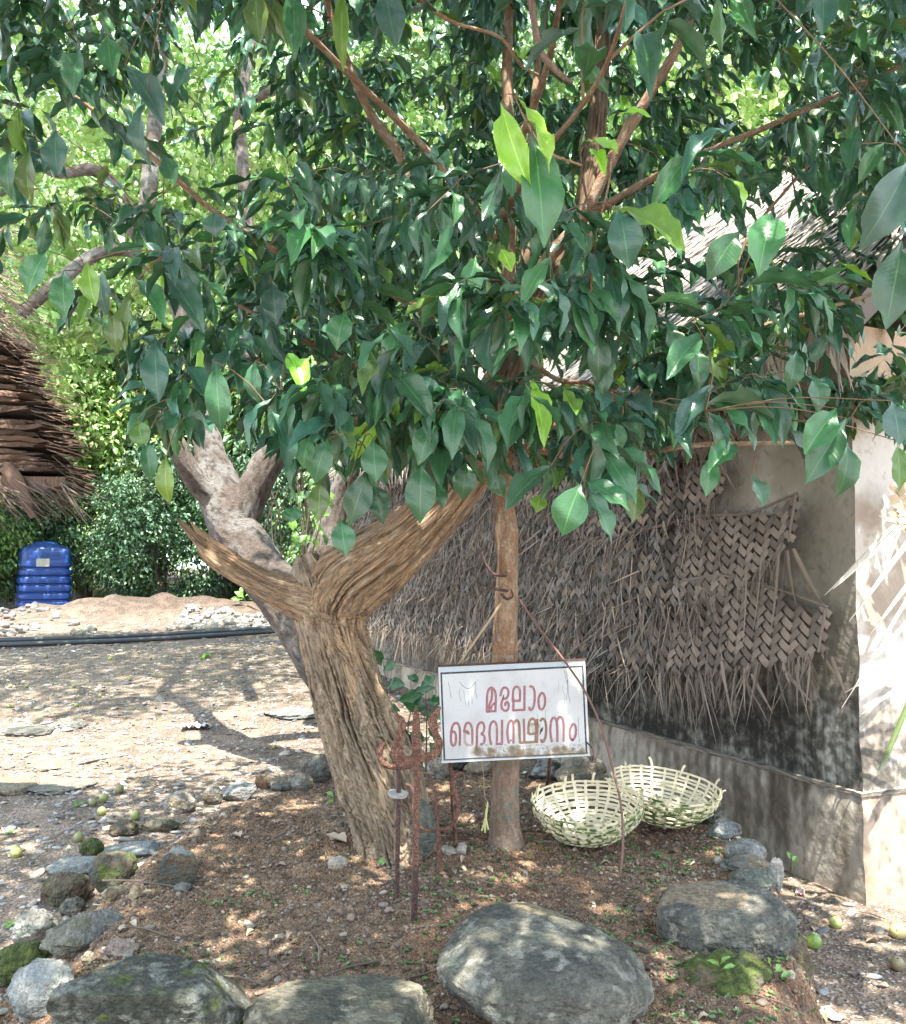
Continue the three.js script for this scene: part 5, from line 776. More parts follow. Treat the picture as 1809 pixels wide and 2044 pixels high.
  draw([[862, 998], [838, 920], [842, 810], [858, 764], [884, 752], [904, 790], [908, 998]], red2); draw([[904, 790], [918, 760], [944, 748], [964, 790], [970, 900], [978, 985, 1], [984, 988, 1], [1030, 986, 1], [1160, 980, 1], [1160, 970, 1], [1156, 740]], rust, 18); draw([[1022, 985], [1020, 880], [1010, 735]], red2); draw([[1064, 900], [1060, 810], [1076, 750], [1108, 732], [1136, 760], [1144, 830], [1142, 980]], rust); draw([[1064, 896], [1150, 896]], rust, 17);
  draw([[1186, 768], [1206, 730], [1240, 752], [1254, 830], [1252, 920], [1228, 985], [1204, 980], [1206, 950]], rust, 18);
  draw([[1318, 985], [1296, 900], [1298, 790], [1314, 736], [1340, 722], [1364, 760], [1372, 850], [1374, 985]], red2); draw([[1364, 770], [1378, 730], [1404, 716], [1430, 740], [1442, 830], [1440, 980]], red2);
  draw([[1540, 794], [1508, 830], [1502, 910], [1520, 960], [1552, 958], [1574, 900], [1570, 820], [1546, 794], [1530, 800]], red2);
  for (let i = 0; i < 3800; i++) { g.fillStyle = `rgba(214,212,210,${0.15 + rnd() * 0.35})`; g.fillRect(80 + rnd() * 900, 110 + rnd() * 460, 1 + rnd() * 5, 1 + rnd() * 7); }
  // cracks, rust and dirt
  const crack = (x, y, n, dx, a = 0.8) => { g.strokeStyle = `rgba(52,46,40,${a})`; g.lineWidth = 2.2; g.beginPath(); let [p, q] = T(x, y); g.moveTo(p, q); for (let i = 0; i < n; i++) { p += (rnd() - 0.5) * 7 + dx; q += 10 + rnd() * 8; g.lineTo(p, q); } g.stroke(); };
  crack(195, 350, 8, 0.6); crack(320, 420, 8, 0, 0.6); crack(360, 430, 8, 0, 0.5); crack(410, 440, 8, 0, 0.4); crack(440, 420, 8, 0, 0.5); crack(478, 340, 9, 1); crack(1430, 230, 16, 1); crack(1450, 240, 9, 1); crack(1465, 330, 10, 0); crack(1370, 330, 6, 0, 0.4); crack(1420, 380, 6, 0, 0.4); crack(1440, 520, 5, 0, 0.5); crack(320, 820, 10, 0, 0.5); crack(500, 920, 9, 0, 0.5); crack(1592, 720, 12, 0.3); crack(1245, 640, 14, -1.5, 0.6); crack(1155, 690, 6, 0, 0.5);
  g.strokeStyle = 'rgba(52,46,40,.75)'; g.lineWidth = 3; g.beginPath(); for (const [i, q] of [[315, 345], [350, 385], [380, 410], [420, 420], [455, 385], [490, 350]].entries()) { const p = T(...q); i ? g.lineTo(...p) : g.moveTo(...p); } g.stroke();
  for (let i = 0; i < 2600; i++) { const y = 1000 + 130 * (1 - Math.pow(rnd(), 1.8)), x = 470 + rnd() * 1190, k = fbm(x * 0.006, y * 0.02, 3, 3); if (k < -0.12 && x < 1500) continue; const [p, q] = T(x, y); g.fillStyle = pick([`rgba(96,76,48,.55)`, `rgba(128,98,58,.5)`, `rgba(70,58,40,.5)`, `rgba(150,140,120,.5)`]); g.fillRect(p, q, 1 + rnd() * 6, 1 + rnd() * 5); }
  for (let i = 0; i < 420; i++) { const [p, q] = T(1060 + rnd() * 130, 760 + rnd() * 180 * rnd() + 20); g.fillStyle = 'rgba(110,88,52,.30)'; g.fillRect(p, q, 1 + rnd() * 5, 1 + rnd() * 8); }
  g.fillStyle = '#3b352c'; for (const [x, y, a, b] of [[1195, 870, 5, 26], [1213, 850, 4, 20], [880, 965, 5, 7], [1537, 965, 9, 7], [785, 510, 4, 20]]) { const [p, q] = T(x, y); g.save(); g.translate(p, q); g.rotate(0.3); g.beginPath(); g.ellipse(0, 0, a, b, 0, 0, 7); g.fill(); g.restore(); }
  for (let i = 0; i < 70; i++) { const x = 480 + rnd() * 1170, y = 1040 + rnd() * 95, [p, q] = T(x, y), r = 10 + rnd() * 30, gr = g.createRadialGradient(p, q, 0, p, q, r), a = 0.25 + rnd() * 0.4; gr.addColorStop(0, `rgba(104,82,52,${a})`); gr.addColorStop(0.6, `rgba(120,96,64,${a * 0.6})`); gr.addColorStop(1, 'rgba(120,96,64,0)'); g.fillStyle = gr; g.fillRect(p - r, q - r, 2 * r, 2 * r); }
  for (let i = 0; i < 30; i++) { const p = rnd() * W, q = rnd() * Hh, r = 30 + rnd() * 90, gr = g.createRadialGradient(p, q, 0, p, q, r); gr.addColorStop(0, 'rgba(150,140,128,.16)'); gr.addColorStop(1, 'rgba(150,140,128,0)'); g.fillStyle = gr; g.fillRect(p - r, q - r, 2 * r, 2 * r); }
  const map = new THREE.CanvasTexture(cv); map.colorSpace = THREE.SRGBColorSpace;
  const face = new THREE.MeshStandardMaterial({ map, roughness: 0.6, color: new THREE.Color().setRGB(0.70, 0.69, 0.69) }), side = new THREE.MeshStandardMaterial({ color: new THREE.Color().setRGB(0.5, 0.5, 0.48), roughness: 0.6 });
  const g2 = new THREE.BoxGeometry(w, h, 0.012, 24, 16, 1), p = g2.attributes.position; for (let i = 0; i < p.count; i++) p.setZ(i, p.getZ(i) + 0.0035 * fbm(p.getX(i) * 7, p.getY(i) * 7, 2, 2)); g2.computeVertexNormals();
  mesh('panel', g2, [side, side, side, side, face, side], o);
  const rust2 = rustMat();
  for (const y of [h / 2, -h / 2]) { const r = mesh('rim', rough(new THREE.BoxGeometry(w + 0.006, 0.006, 0.02, 40, 1, 1), 0.002, 30), y > 0 ? rust2 : side, o); r.position.set(0, y + Math.sign(y) * 0.0035, -0.001); }
  const gy = -c.y + 0.3;
  const lb = G(1097, 1574).sub(c); lb.x -= 0.01;
  mesh('leg', limb([V(0.14, -h / 2 + 0.12, -0.02), V(0.15, -h / 2 + 0.02, -0.08), lb.add(V(0, -0.04, 0))], [0.0085, 0.008], { seg: 8, per: 0.02, rough: 0.15 }), rust2, o);
  mesh('leg', limb([V(-0.27, -h / 2 + 0.12, -0.03), V(-0.265, -h / 2 - 0.1, -0.06), V(-0.255, gy - 0.05, -0.09)], [0.0085, 0.008], { seg: 8, per: 0.02, rough: 0.15 }), rust2, o);
  mesh('wire', limb([V(w / 2 - 0.012, -h / 2 + 0.05, 0.012), V(w / 2 + 0.012, -h / 2 + 0.02, 0.015), V(w / 2 + 0.006, -h / 2 - 0.03, 0.012), V(w / 2 - 0.006, -h / 2 - 0.01, 0.014)], [0.003, 0.003], { seg: 6, per: 0.01 }), rust2, o);
  // string with a yellow tassel below the sign
  const s0 = P(960, 1512, d + 0.02), t = thing('string', 'thin string with a pale yellow tassel hanging below the sign', 'string', s0);
  mesh('cord', limb(PP([[960, 1512], [966, 1550], [968, 1590], [974, 1602]], d + 0.02).map((q) => q.sub(s0)), [0.002, 0.002], { seg: 5, per: 0.01, rough: 0.4 }), new THREE.MeshStandardMaterial({ color: 0x8a7b66, roughness: 1 }), t);
  for (const [x, y] of [[962, 1658], [968, 1662], [975, 1656]]) mesh('tassel', limb(PP([[974, 1600], [970, 1630], [x, y]], d + 0.02).map((q) => q.sub(s0)), [0.0025, 0.005, 0.004], { seg: 6, per: 0.01 }), new THREE.MeshStandardMaterial({ color: new THREE.Color().setRGB(0.5, 0.47, 0.2), roughness: 0.9 }), t);
}
function rustMat() { return rustMat.m ??= new THREE.MeshStandardMaterial({ map: tex(512, (u, v) => { const a = fbm(u * 9, v * 9, 41, 5), b = n3(u * 46, v * 46, 2), b2 = n3(u * 18, v * 18, 7); let c = mixc([0.30, 0.205, 0.165], [0.43, 0.32, 0.25], ss(-0.3, 0.4, a)); if (b > 0.35) c = mixc(c, [0.26, 0.14, 0.13], ss(0.35, 0.55, b)); if (b2 > 0.4) c = mixc(c, [0.32, 0.18, 0.16], ss(0.4, 0.6, b2) * 0.9); if (b < -0.5) c = mixc(c, [0.68, 0.49, 0.38], 0.6); return c; }, true), bumpMap: grainBump, bumpScale: 0.003, roughness: 0.9, side: THREE.DoubleSide }); }
const darkIron = () => darkIron.m ??= new THREE.MeshStandardMaterial({ map: tex(256, (u, v) => mixc([0.2, 0.15, 0.15], [0.4, 0.25, 0.2], ss(-0.1, 0.4, fbm(u * 20, v * 20, 51, 4))), true), roughness: 0.75 });
const uvScale = (g, k) => { const u = g.attributes.uv; for (let i = 0; i < u.count; i++) u.setXY(i, u.getX(i) * k, u.getY(i) * k); return g; };

// ---------------------------------------------------------------- rusty tridents
{
  const cx = (x, y) => [1380 / 1.9104 + x * 0.4502 / 1.9104, 2640 / 1.9104 + y * 0.4502 / 1.9104];   // points read in an enlarged view
  // the large one
  const foot = G(827, 1840), d = -foot.z, o = thing('trident', 'tall rusty trident with a broad flat three pronged head, tallest of three', 'trident', foot);
  const L = (x, y, dd = d) => P(...cx(x, y), dd).sub(o.position);
  const out = [[290, 195], [312, 250], [306, 330], [272, 420], [252, 480], [262, 560], [300, 620], [350, 646], [430, 632], [452, 606], [490, 604], [505, 590], [560, 585], [640, 545], [680, 480], [682, 410], [650, 350], [640, 290], [640, 230], [668, 125], [600, 172], [565, 222], [568, 285], [592, 335], [617, 392], [615, 450], [590, 500], [550, 518], [515, 500], [500, 460], [494, 380], [489, 250], [466, 118], [440, 180], [432, 300], [425, 400], [440, 480], [430, 520], [400, 545], [370, 540], [345, 500], [330, 440], [352, 370], [373, 300], [360, 230], [332, 203]];
  const curve = new THREE.CatmullRomCurve3(out.map(([x, y]) => { const q = L(x, y); return V(q.x, q.y, 0); }), true, 'catmullrom', 0.35);
  const sh = new THREE.Shape(curve.getPoints(220).map((q) => new THREE.Vector2(q.x, q.y)));
  const hg = new THREE.ExtrudeGeometry(sh, { depth: 0.005, bevelEnabled: true, bevelSize: 0.0015, bevelThickness: 0.002, bevelSegments: 2, steps: 1 });
  mesh('head', uvScale(hg, 4), rustMat(), o).position.z = -0.004;
  mesh('shaft', uvScale(limb([L(470, 560), L(468, 800), L(460, 1100), L(455, 1480)], [0.011, 0.0115], { seg: 12, per: 0.01, rough: 0.14 }), 4), rustMat(), o);
  mesh('shaft_foot', uvScale(limb([L(455, 1470), L(448, 1700), L(442, 1990)], [0.0112, 0.011], { seg: 12, per: 0.02, rough: 0.1 }), 4), darkIron(), o);
  // the one with a disc
  const f2 = G(793, 1796), d2 = -f2.z, o2 = thing('trident', 'slim rusty trident carrying a small pale disc on its shaft, left', 'trident', f2), M = (x, y, dd = d2) => P(...cx(x, y), dd).sub(o2.position);
  mesh('prong', uvScale(limb([M(315, 632), M(250, 632), M(185, 606), M(152, 555), M(158, 490), M(178, 440), M(176, 418)], [0.009, 0.011, 0.0105, 0.009], { seg: 10, per: 0.008, rough: 0.12 }), 4), rustMat(), o2);
  mesh('prong', uvScale(limb([M(310, 632), M(380, 632), M(430, 600), M(450, 540), M(440, 470)], [0.009, 0.009, 0.006], { seg: 10, per: 0.01, rough: 0.12 }), 4), rustMat(), o2);
  mesh('prong', uvScale(limb([M(312, 640), M(316, 520), M(318, 400)], [0.009, 0.009, 0.004], { seg: 10, per: 0.01, rough: 0.12 }), 4), rustMat(), o2);
  mesh('shaft', uvScale(limb([M(312, 620), M(312, 850), M(306, 1200), M(300, 1600), M(300, 1830)], [0.0085, 0.0085], { seg: 10, per: 0.012, rough: 0.14 }), 4), darkIron(), o2);
  const ds = mesh('disc', rough(new THREE.CylinderGeometry(0.036, 0.033, 0.012, 32, 1), 0.003, 40), new THREE.MeshStandardMaterial({ color: new THREE.Color().setRGB(0.42, 0.40, 0.36), map: grainMap, roughness: 0.85 }), o2); ds.position.copy(M(305, 862)); ds.rotation.set(0.1, 0, -0.1);
  // the small one with bent side prongs
  const f3 = G(880, 1742), d3 = -f3.z, o3 = thing('trident', 'small rusty trident with curved rod prongs, rightmost and lowest of three', 'trident', f3), N = (x, y, dd = d3) => P(...cx(x, y), dd).sub(o3.position);
  mesh('prong', uvScale(limb([N(648, 1170), N(640, 1050), N(630, 930), N(620, 840), N(618, 795)], [0.010, 0.015, 0.017, 0.013, 0.004], { seg: 14, per: 0.008, flat: 0.5, rough: 0.06 }), 4), rustMat(), o3);
  mesh('prong', uvScale(limb([N(650, 1172), N(740, 1145), N(800, 1060), N(818, 960), N(790, 840), N(774, 755), N(805, 702), N(856, 680)], [0.008, 0.0085, 0.0085, 0.007], { seg: 10, per: 0.008, rough: 0.1 }), 4), rustMat(), o3);
  mesh('prong', uvScale(limb([N(645, 1176), N(540, 1165), N(470, 1110), N(438, 1020), N(442, 890), N(420, 805), N(370, 775)], [0.0065, 0.007, 0.007, 0.005], { seg: 10, per: 0.008, rough: 0.1 }), 4), rustMat(), o3);
  mesh('shaft', uvScale(limb([N(648, 1150), N(655, 1300), N(668, 1440), N(680, 1560)], [0.009, 0.0095], { seg: 10, per: 0.01, rough: 0.14 }), 4), rustMat(), o3);
  // long thin rods
  const rodL = [[1036, 1196, 3.86], [1070, 1245, 3.82], [1120, 1310, 3.74], [1165, 1375, 3.66], [1200, 1450, 3.58], [1222, 1530, 3.5], [1240, 1610, 3.42], [1243, 1700, 3.35], [1238, 1745, 3.3]];
  const rod = mesh('bent_rod', uvScale(limb(PP(rodL), rodL.map((q) => pxr(4.8, q[2])), { seg: 8, per: 0.02, rough: 0.25 }), 4), new THREE.MeshStandardMaterial({ color: new THREE.Color().setRGB(0.15, 0.08, 0.06), roughness: 0.85 }));
  tag(rod, 'long thin brown rod bending from the young trunk past the sign to the basket', 'rod');
  const tw = mesh('dry_twig', limb([P(1000, 1205, 3.8), P(955, 1270, 3.82), P(905, 1340, 3.86)], [0.006, 0.005, 0.004], { seg: 6, per: 0.03, rough: 0.3 }), new THREE.MeshStandardMaterial({ color: new THREE.Color().setRGB(0.36, 0.28, 0.18), roughness: 0.9 })); tag(tw, 'straight dry tan twig slanting from the young trunk to the sign top', 'twig');
  const ring = thing('rusty_hook', 'rusty ring and prongs stuck on the young trunk above the sign', 'hook', P(1010, 1185, 3.8));
  for (const l of [[[1015, 1180], [985, 1175], [960, 1165], [944, 1143]], [[1010, 1150], [985, 1145], [968, 1122], [962, 1100]], [[1000, 1185], [1012, 1196], [1024, 1190], [1020, 1176]]]) mesh('prong', uvScale(limb(PP(l, 3.78).map((q) => q.sub(ring.position)), [0.006, 0.005, 0.003], { seg: 8, per: 0.01, rough: 0.2 }), 4), darkIron(), ring);
}

// ---------------------------------------------------------------- split bamboo baskets
function basket(label, px, py, w, pyBottom, rot, seed, turnY = 0) {
  const f = G(px, pyBottom - 12), d = -f.z + 0.1, Rm = pxr(w, d), D = Rm * 0.72, c = V(P(px, py, d).x, topY(P(px, py, d).x, -d) + 0.03, -d), o = thing('basket', label, 'basket', c);
  o.rotation.order = 'YXZ'; o.rotation.set(rot[0], turnY, rot[1]);
  const rnd = mulberry(seed), A = 1.42, prof = (t) => { const a = t * A; return [Rm * Math.sin(a) / Math.sin(A), D * (1 - Math.cos(a)) / (1 - Math.cos(A))]; };
  const mat = new THREE.MeshStandardMaterial({ vertexColors: true, roughness: 0.55 });
  const nS = 26, wob = (th) => 1 + 0.02 * Math.sin(th * 3 + seed);
  // a flat split with a green outer and a cream inner face
  const ribbon = (pts, outs, w2, th, colOut, colIn) => {
    const pos = [], col = [], idx = [], n = pts.length;
    pts.forEach((p, i) => { const tan = pts[Math.min(n - 1, i + 1)].clone().sub(pts[Math.max(0, i - 1)]).normalize(), oo = outs[i].clone().addScaledVector(tan, -outs[i].dot(tan)).normalize(), s = V().crossVectors(tan, oo).multiplyScalar(w2 / 2), h = oo.clone().multiplyScalar(th / 2);
      for (const [a, b, k] of [[1, 1, 0], [-1, 1, 0], [-1, -1, 1], [1, -1, 1]]) { const q = p.clone().addScaledVector(s, a).addScaledVector(h, b * (b > 0 ? 1.2 : 1)); pos.push(q.x, q.y, q.z); col.push(...(k ? colIn(i / n) : colOut(i / n))); } });
    for (let i = 0; i + 1 < n; i++) for (let j = 0; j < 4; j++) { const a = i * 4 + j, b = i * 4 + (j + 1) % 4; idx.push(a, b, a + 4, b, b + 4, a + 4); }
    const g = new THREE.BufferGeometry(); g.setAttribute('position', new THREE.Float32BufferAttribute(pos, 3)); g.setAttribute('color', new THREE.Float32BufferAttribute(col, 3)); g.setIndex(idx); const q = g.toNonIndexed(); q.computeVertexNormals(); return q;
  };
  const cream = () => { const k = 0.85 + rnd() * 0.25; return () => [0.66 * k, 0.58 * k, 0.40 * k]; };
  const skin = (green) => { const s = rnd() * 50; return (u) => { const a = n3(u * 9 + s, s, 1), b = n3(u * 30 + s, s, 4); let c = mixc([0.05, 0.10, 0.025], [0.18, 0.22, 0.07], ss(-0.4, 0.4, a)); if (b > 0.35 - (1 - green) * 0.8) c = [0.68, 0.6, 0.4]; return c; }; };
  for (let i = 0; i < nS; i++) { const th = i / nS * 6.2832 + (rnd() - 0.5) * 0.05, pts = [], outs = [], over = rnd() < 0.2 ? 0.02 + rnd() * 0.06 : 0; for (let k = 0; k <= 16; k++) { const t = 0.02 + k / 16 * (1 + over), [r, y] = prof(Math.min(1, t)); const q = r * wob(th), e = Math.max(0, t - 1) * Rm * 1.2; pts.push(V(Math.cos(th) * q, y + e, Math.sin(th) * q)); const a = t * A; outs.push(V(Math.cos(th) * Math.sin(a), -Math.cos(a), Math.sin(th) * Math.sin(a))); } mesh('stake', ribbon(pts, outs, 0.011 + rnd() * 0.003, 0.003, skin(0.55), cream()), mat, o); }
  const nR = 16;
  for (let j = 0; j < nR; j++) {
    const t = 0.2 + 0.8 * Math.pow(j / (nR - 1), 1.2), pts = [], outs = [], n = 130, tilt = (rnd() - 0.5) * 0.03, ph = rnd() * 6.28;
    for (let i = 0; i <= n; i++) { const th = i / n * 6.2832, tt = clamp(t + tilt * Math.sin(th + ph) + 0.006 * n3(th * 3, j, seed), 0.05, 1.01), [r, y] = prof(tt), a = tt * A, wv = 0.0038 * Math.sin(th * nS / 2 + j * Math.PI), q = r * wob(th); const ou = V(Math.cos(th) * Math.sin(a), -Math.cos(a), Math.sin(th) * Math.sin(a)); pts.push(V(Math.cos(th) * q, y, Math.sin(th) * q).addScaledVector(ou, wv)); outs.push(ou); }
    mesh('strand', ribbon(pts, outs, (j > 9 ? 0.008 : 0.011) + rnd() * 0.003, 0.0026, skin(j < 12 ? 0.9 : 0.6), cream()), mat, o);
  }
  for (let j = 0; j < 9; j++) { const th0 = rnd() * 6.28, len = 0.8 + rnd() * 1.6, t = 0.35 + rnd() * 0.6, pts = [], outs = []; for (let i = 0; i <= 40; i++) { const th = th0 + len * i / 40, [r, y] = prof(clamp(t + 0.03 * Math.sin(i * 0.2), 0, 1)), a = t * A, ou = V(Math.cos(th) * Math.sin(a), -Math.cos(a), Math.sin(th) * Math.sin(a)); pts.push(V(Math.cos(th) * r, y, Math.sin(th) * r).addScaledVector(ou, 0.007)); outs.push(ou); } mesh('strand', ribbon(pts, outs, 0.009, 0.0025, skin(0.8), cream()), mat, o); }
  for (let j = 0; j < 9; j++) { const th = rnd() * 6.28, [r, y] = prof(1), b = V(Math.cos(th) * r, y - 0.02, Math.sin(th) * r), e = b.clone().add(V((rnd() - 0.5) * 0.05, 0.03 + rnd() * 0.035, (rnd() - 0.5) * 0.05)); mesh('loose_end', ribbon([b, b.clone().lerp(e, 0.6).add(V(0, 0.01, 0)), e], [V(Math.cos(th), 0, Math.sin(th)), V(Math.cos(th), 0.2, Math.sin(th)), V(Math.cos(th), 0.4, Math.sin(th))], 0.011, 0.0025, skin(0.6), cream()), mat, o); }
  return o;
}
basket('front bamboo basket, cream inside with green woven outside, by the bent rod', 1176, 1630, 216, 1716, [0.14, 0.05], 3);
basket('back bamboo basket tucked behind the first against the wall', 1318, 1596, 212, 1680, [0.15, -0.08], 8, 0.4);

// ---------------------------------------------------------------- blue water tank, pipes
{
  const d = 20, base = P(86, 1228, d), o = thing('water_tank', 'square ribbed blue plastic water tank with a low domed lid', 'water tank', V(base.x, base.y - 0.02, base.z)); o.rotation.y = 0.52;
  const hh = 1.4, half = 0.53, blue = new THREE.MeshPhysicalMaterial({ color: new THREE.Color().setRGB(0.010, 0.052, 0.25), roughness: 0.38, clearcoat: 0.2, clearcoatRoughness: 0.3 });
  const prof = []; for (let i = 0; i <= 110; i++) { const t = i / 110, y = t * hh; const u = (t * 8) % 1, rib = t > 0.04 && t < 0.86 ? (u < 0.12 || u > 0.88 ? -0.028 : 0.012 * Math.sin(u * Math.PI)) : 0; prof.push([half * (1 - 0.05 * t) + rib, y]); }
  prof.push([half * 0.93, hh + 0.02], [half * 0.9, hh + 0.07], [half * 0.78, hh + 0.12], [half * 0.5, hh + 0.18], [half * 0.47, hh + 0.21], [half * 0.2, hh + 0.235], [0.001, hh + 0.24]);
  const pos = [], idx = [], n = 96; prof.forEach(([r, y]) => { for (let j = 0; j < n; j++) { const a = j / n * 6.2832, c = Math.cos(a), s = Math.sin(a), e = 0.24 + 0.76 * ss(hh + 0.05, hh + 0.2, y), q = Math.pow(Math.abs(c), 2 / (2 / e)) , x = Math.sign(c) * Math.pow(Math.abs(c), e), z = Math.sign(s) * Math.pow(Math.abs(s), e); pos.push(x * r, y, z * r); } });
  for (let i = 0; i + 1 < prof.length; i++) for (let j = 0; j < n; j++) { const a = i * n + j, b = i * n + (j + 1) % n; idx.push(a, a + n, b, b, a + n, b + n); }
  const g = new THREE.BufferGeometry(); g.setAttribute('position', new THREE.Float32BufferAttribute(pos, 3)); { const uv = []; prof.forEach(([, y]) => { for (let j = 0; j < n; j++) uv.push(Math.abs(j / n - 0.5) * 3, y); }); g.setAttribute('uv', new THREE.Float32BufferAttribute(uv, 2)); } g.setIndex(idx); g.computeVertexNormals(); blue.map = tex(256, (u, v) => mixc([1, 1, 1], [0.72, 0.7, 0.66], ss(0, 0.5, fbm(u * 7, v * 12, 61, 4)))); blue.roughnessMap = tex(128, (u, v) => 0.8 + 0.5 * fbm(u * 8, v * 8, 3, 3)); blue.roughness = 0.55; mesh('body', g, blue, o);
  const pm = new THREE.MeshStandardMaterial({ color: new THREE.Color().setRGB(0.55, 0.54, 0.48), map: grainMap, roughness: 0.7 });
  const l1 = mesh('plate', new THREE.BoxGeometry(0.26, 0.17, 0.012), pm, o); l1.position.set(-0.08, 1.17, half * 0.975); const l2 = mesh('plate', new THREE.BoxGeometry(0.012, 0.17, 0.26), pm, o); l2.position.set(half * 0.975, 1.17, 0.05);
  const wp = new THREE.MeshStandardMaterial({ color: new THREE.Color().setRGB(0.7, 0.7, 0.68), roughness: 0.5 });
  mesh('outlet_pipe', limb([V(0.1, 0.12, half + 0.0), V(0.02, 0.11, half + 0.12), V(-0.25, 0.06, half + 0.16)], [0.045, 0.05], { seg: 14, per: 0.03 }), wp, o); mesh('valve', limb([V(0.14, 0.04, half + 0.08), V(0.14, 0.26, half + 0.08)], [0.06, 0.05], { seg: 14, per: 0.03 }), wp, o);
  const black = new THREE.MeshStandardMaterial({ color: new THREE.Color().setRGB(0.035, 0.037, 0.042), roughness: 0.42 });
  const pipe = (list, w, label, lift) => { const pts = list.map(([x, y]) => { const q = G(x, y); return q.add(V(0, lift, 0)); }); tag(mesh('pipe', limb(pts, [w, w], { seg: 12, per: 0.15 }), black), label, 'pipe'); };
  pipe([[-120, 1297], [60, 1292], [250, 1285], [420, 1275], [600, 1262], [760, 1254]], 0.036, 'nearer of the two black pipes lying across the yard', 0.045);
  pipe([[-120, 1288], [60, 1284], [250, 1277], [420, 1268], [600, 1256], [760, 1247]], 0.036, 'farther of the two black pipes lying across the yard', 0.05);
  tag(mesh('hose', limb(PP([[-60, 1252, 17], [30, 1236, 17], [90, 1222, 17.2], [160, 1211, 17.3], [230, 1203, 17.2], [330, 1196, 16.9]]), [0.035, 0.035], { seg: 10, per: 0.15 }), black), 'black hose running from the tank over the dirt heap', 'hose');
  tag(mesh('hose', limb(PP([[-60, 1266, 16], [20, 1260, 16], [62, 1255, 16.2], [90, 1262, 16]]), [0.03, 0.025], { seg: 10, per: 0.15 }), black), 'short black hose end at the left frame edge below the tank', 'hose');
}

// ---------------------------------------------------------------- small plants
const herbMats = { dark: leafMaterial({ color: new THREE.Color().setRGB(0.11, 0.3, 0.11) }), fresh: leafMaterial({ color: new THREE.Color().setRGB(0.4, 0.8, 0.14) }), pale: leafMaterial({ color: new THREE.Color().setRGB(0.3, 0.55, 0.2) }) };
const stemMat = new THREE.MeshStandardMaterial({ color: new THREE.Color().setRGB(0.09, 0.085, 0.045), roughness: 0.8 });
function herb(label, root, d, stems, leaves, mat) {
  const b = P(root[0], root[1], d), o = thing('plant', label, 'plant', b);
  for (const s of stems) mesh('stem', limb(PP(s, d).map((p) => p.sub(b)), [0.006, 0.004, 0.002], { seg: 6, per: 0.02 }), stemMat, o);
  for (const [x0, y0, x1, y1, w, m] of leaves) { const q = mesh('leaf', leafShapes[Math.floor(R() * 3)], herbMats[m ?? mat], o), dz = rr(-0.05, 0.05); leafMatrix(P(x0, y0, d + dz).sub(b), P(x1, y1, d + dz + rr(-0.04, 0.03)).sub(b), V(rr(-0.4, 0.4), rr(0.5, 1), rr(0.4, 0.9)), pxr(w, d) * 2).decompose(q.position, q.quaternion, q.scale); }
}
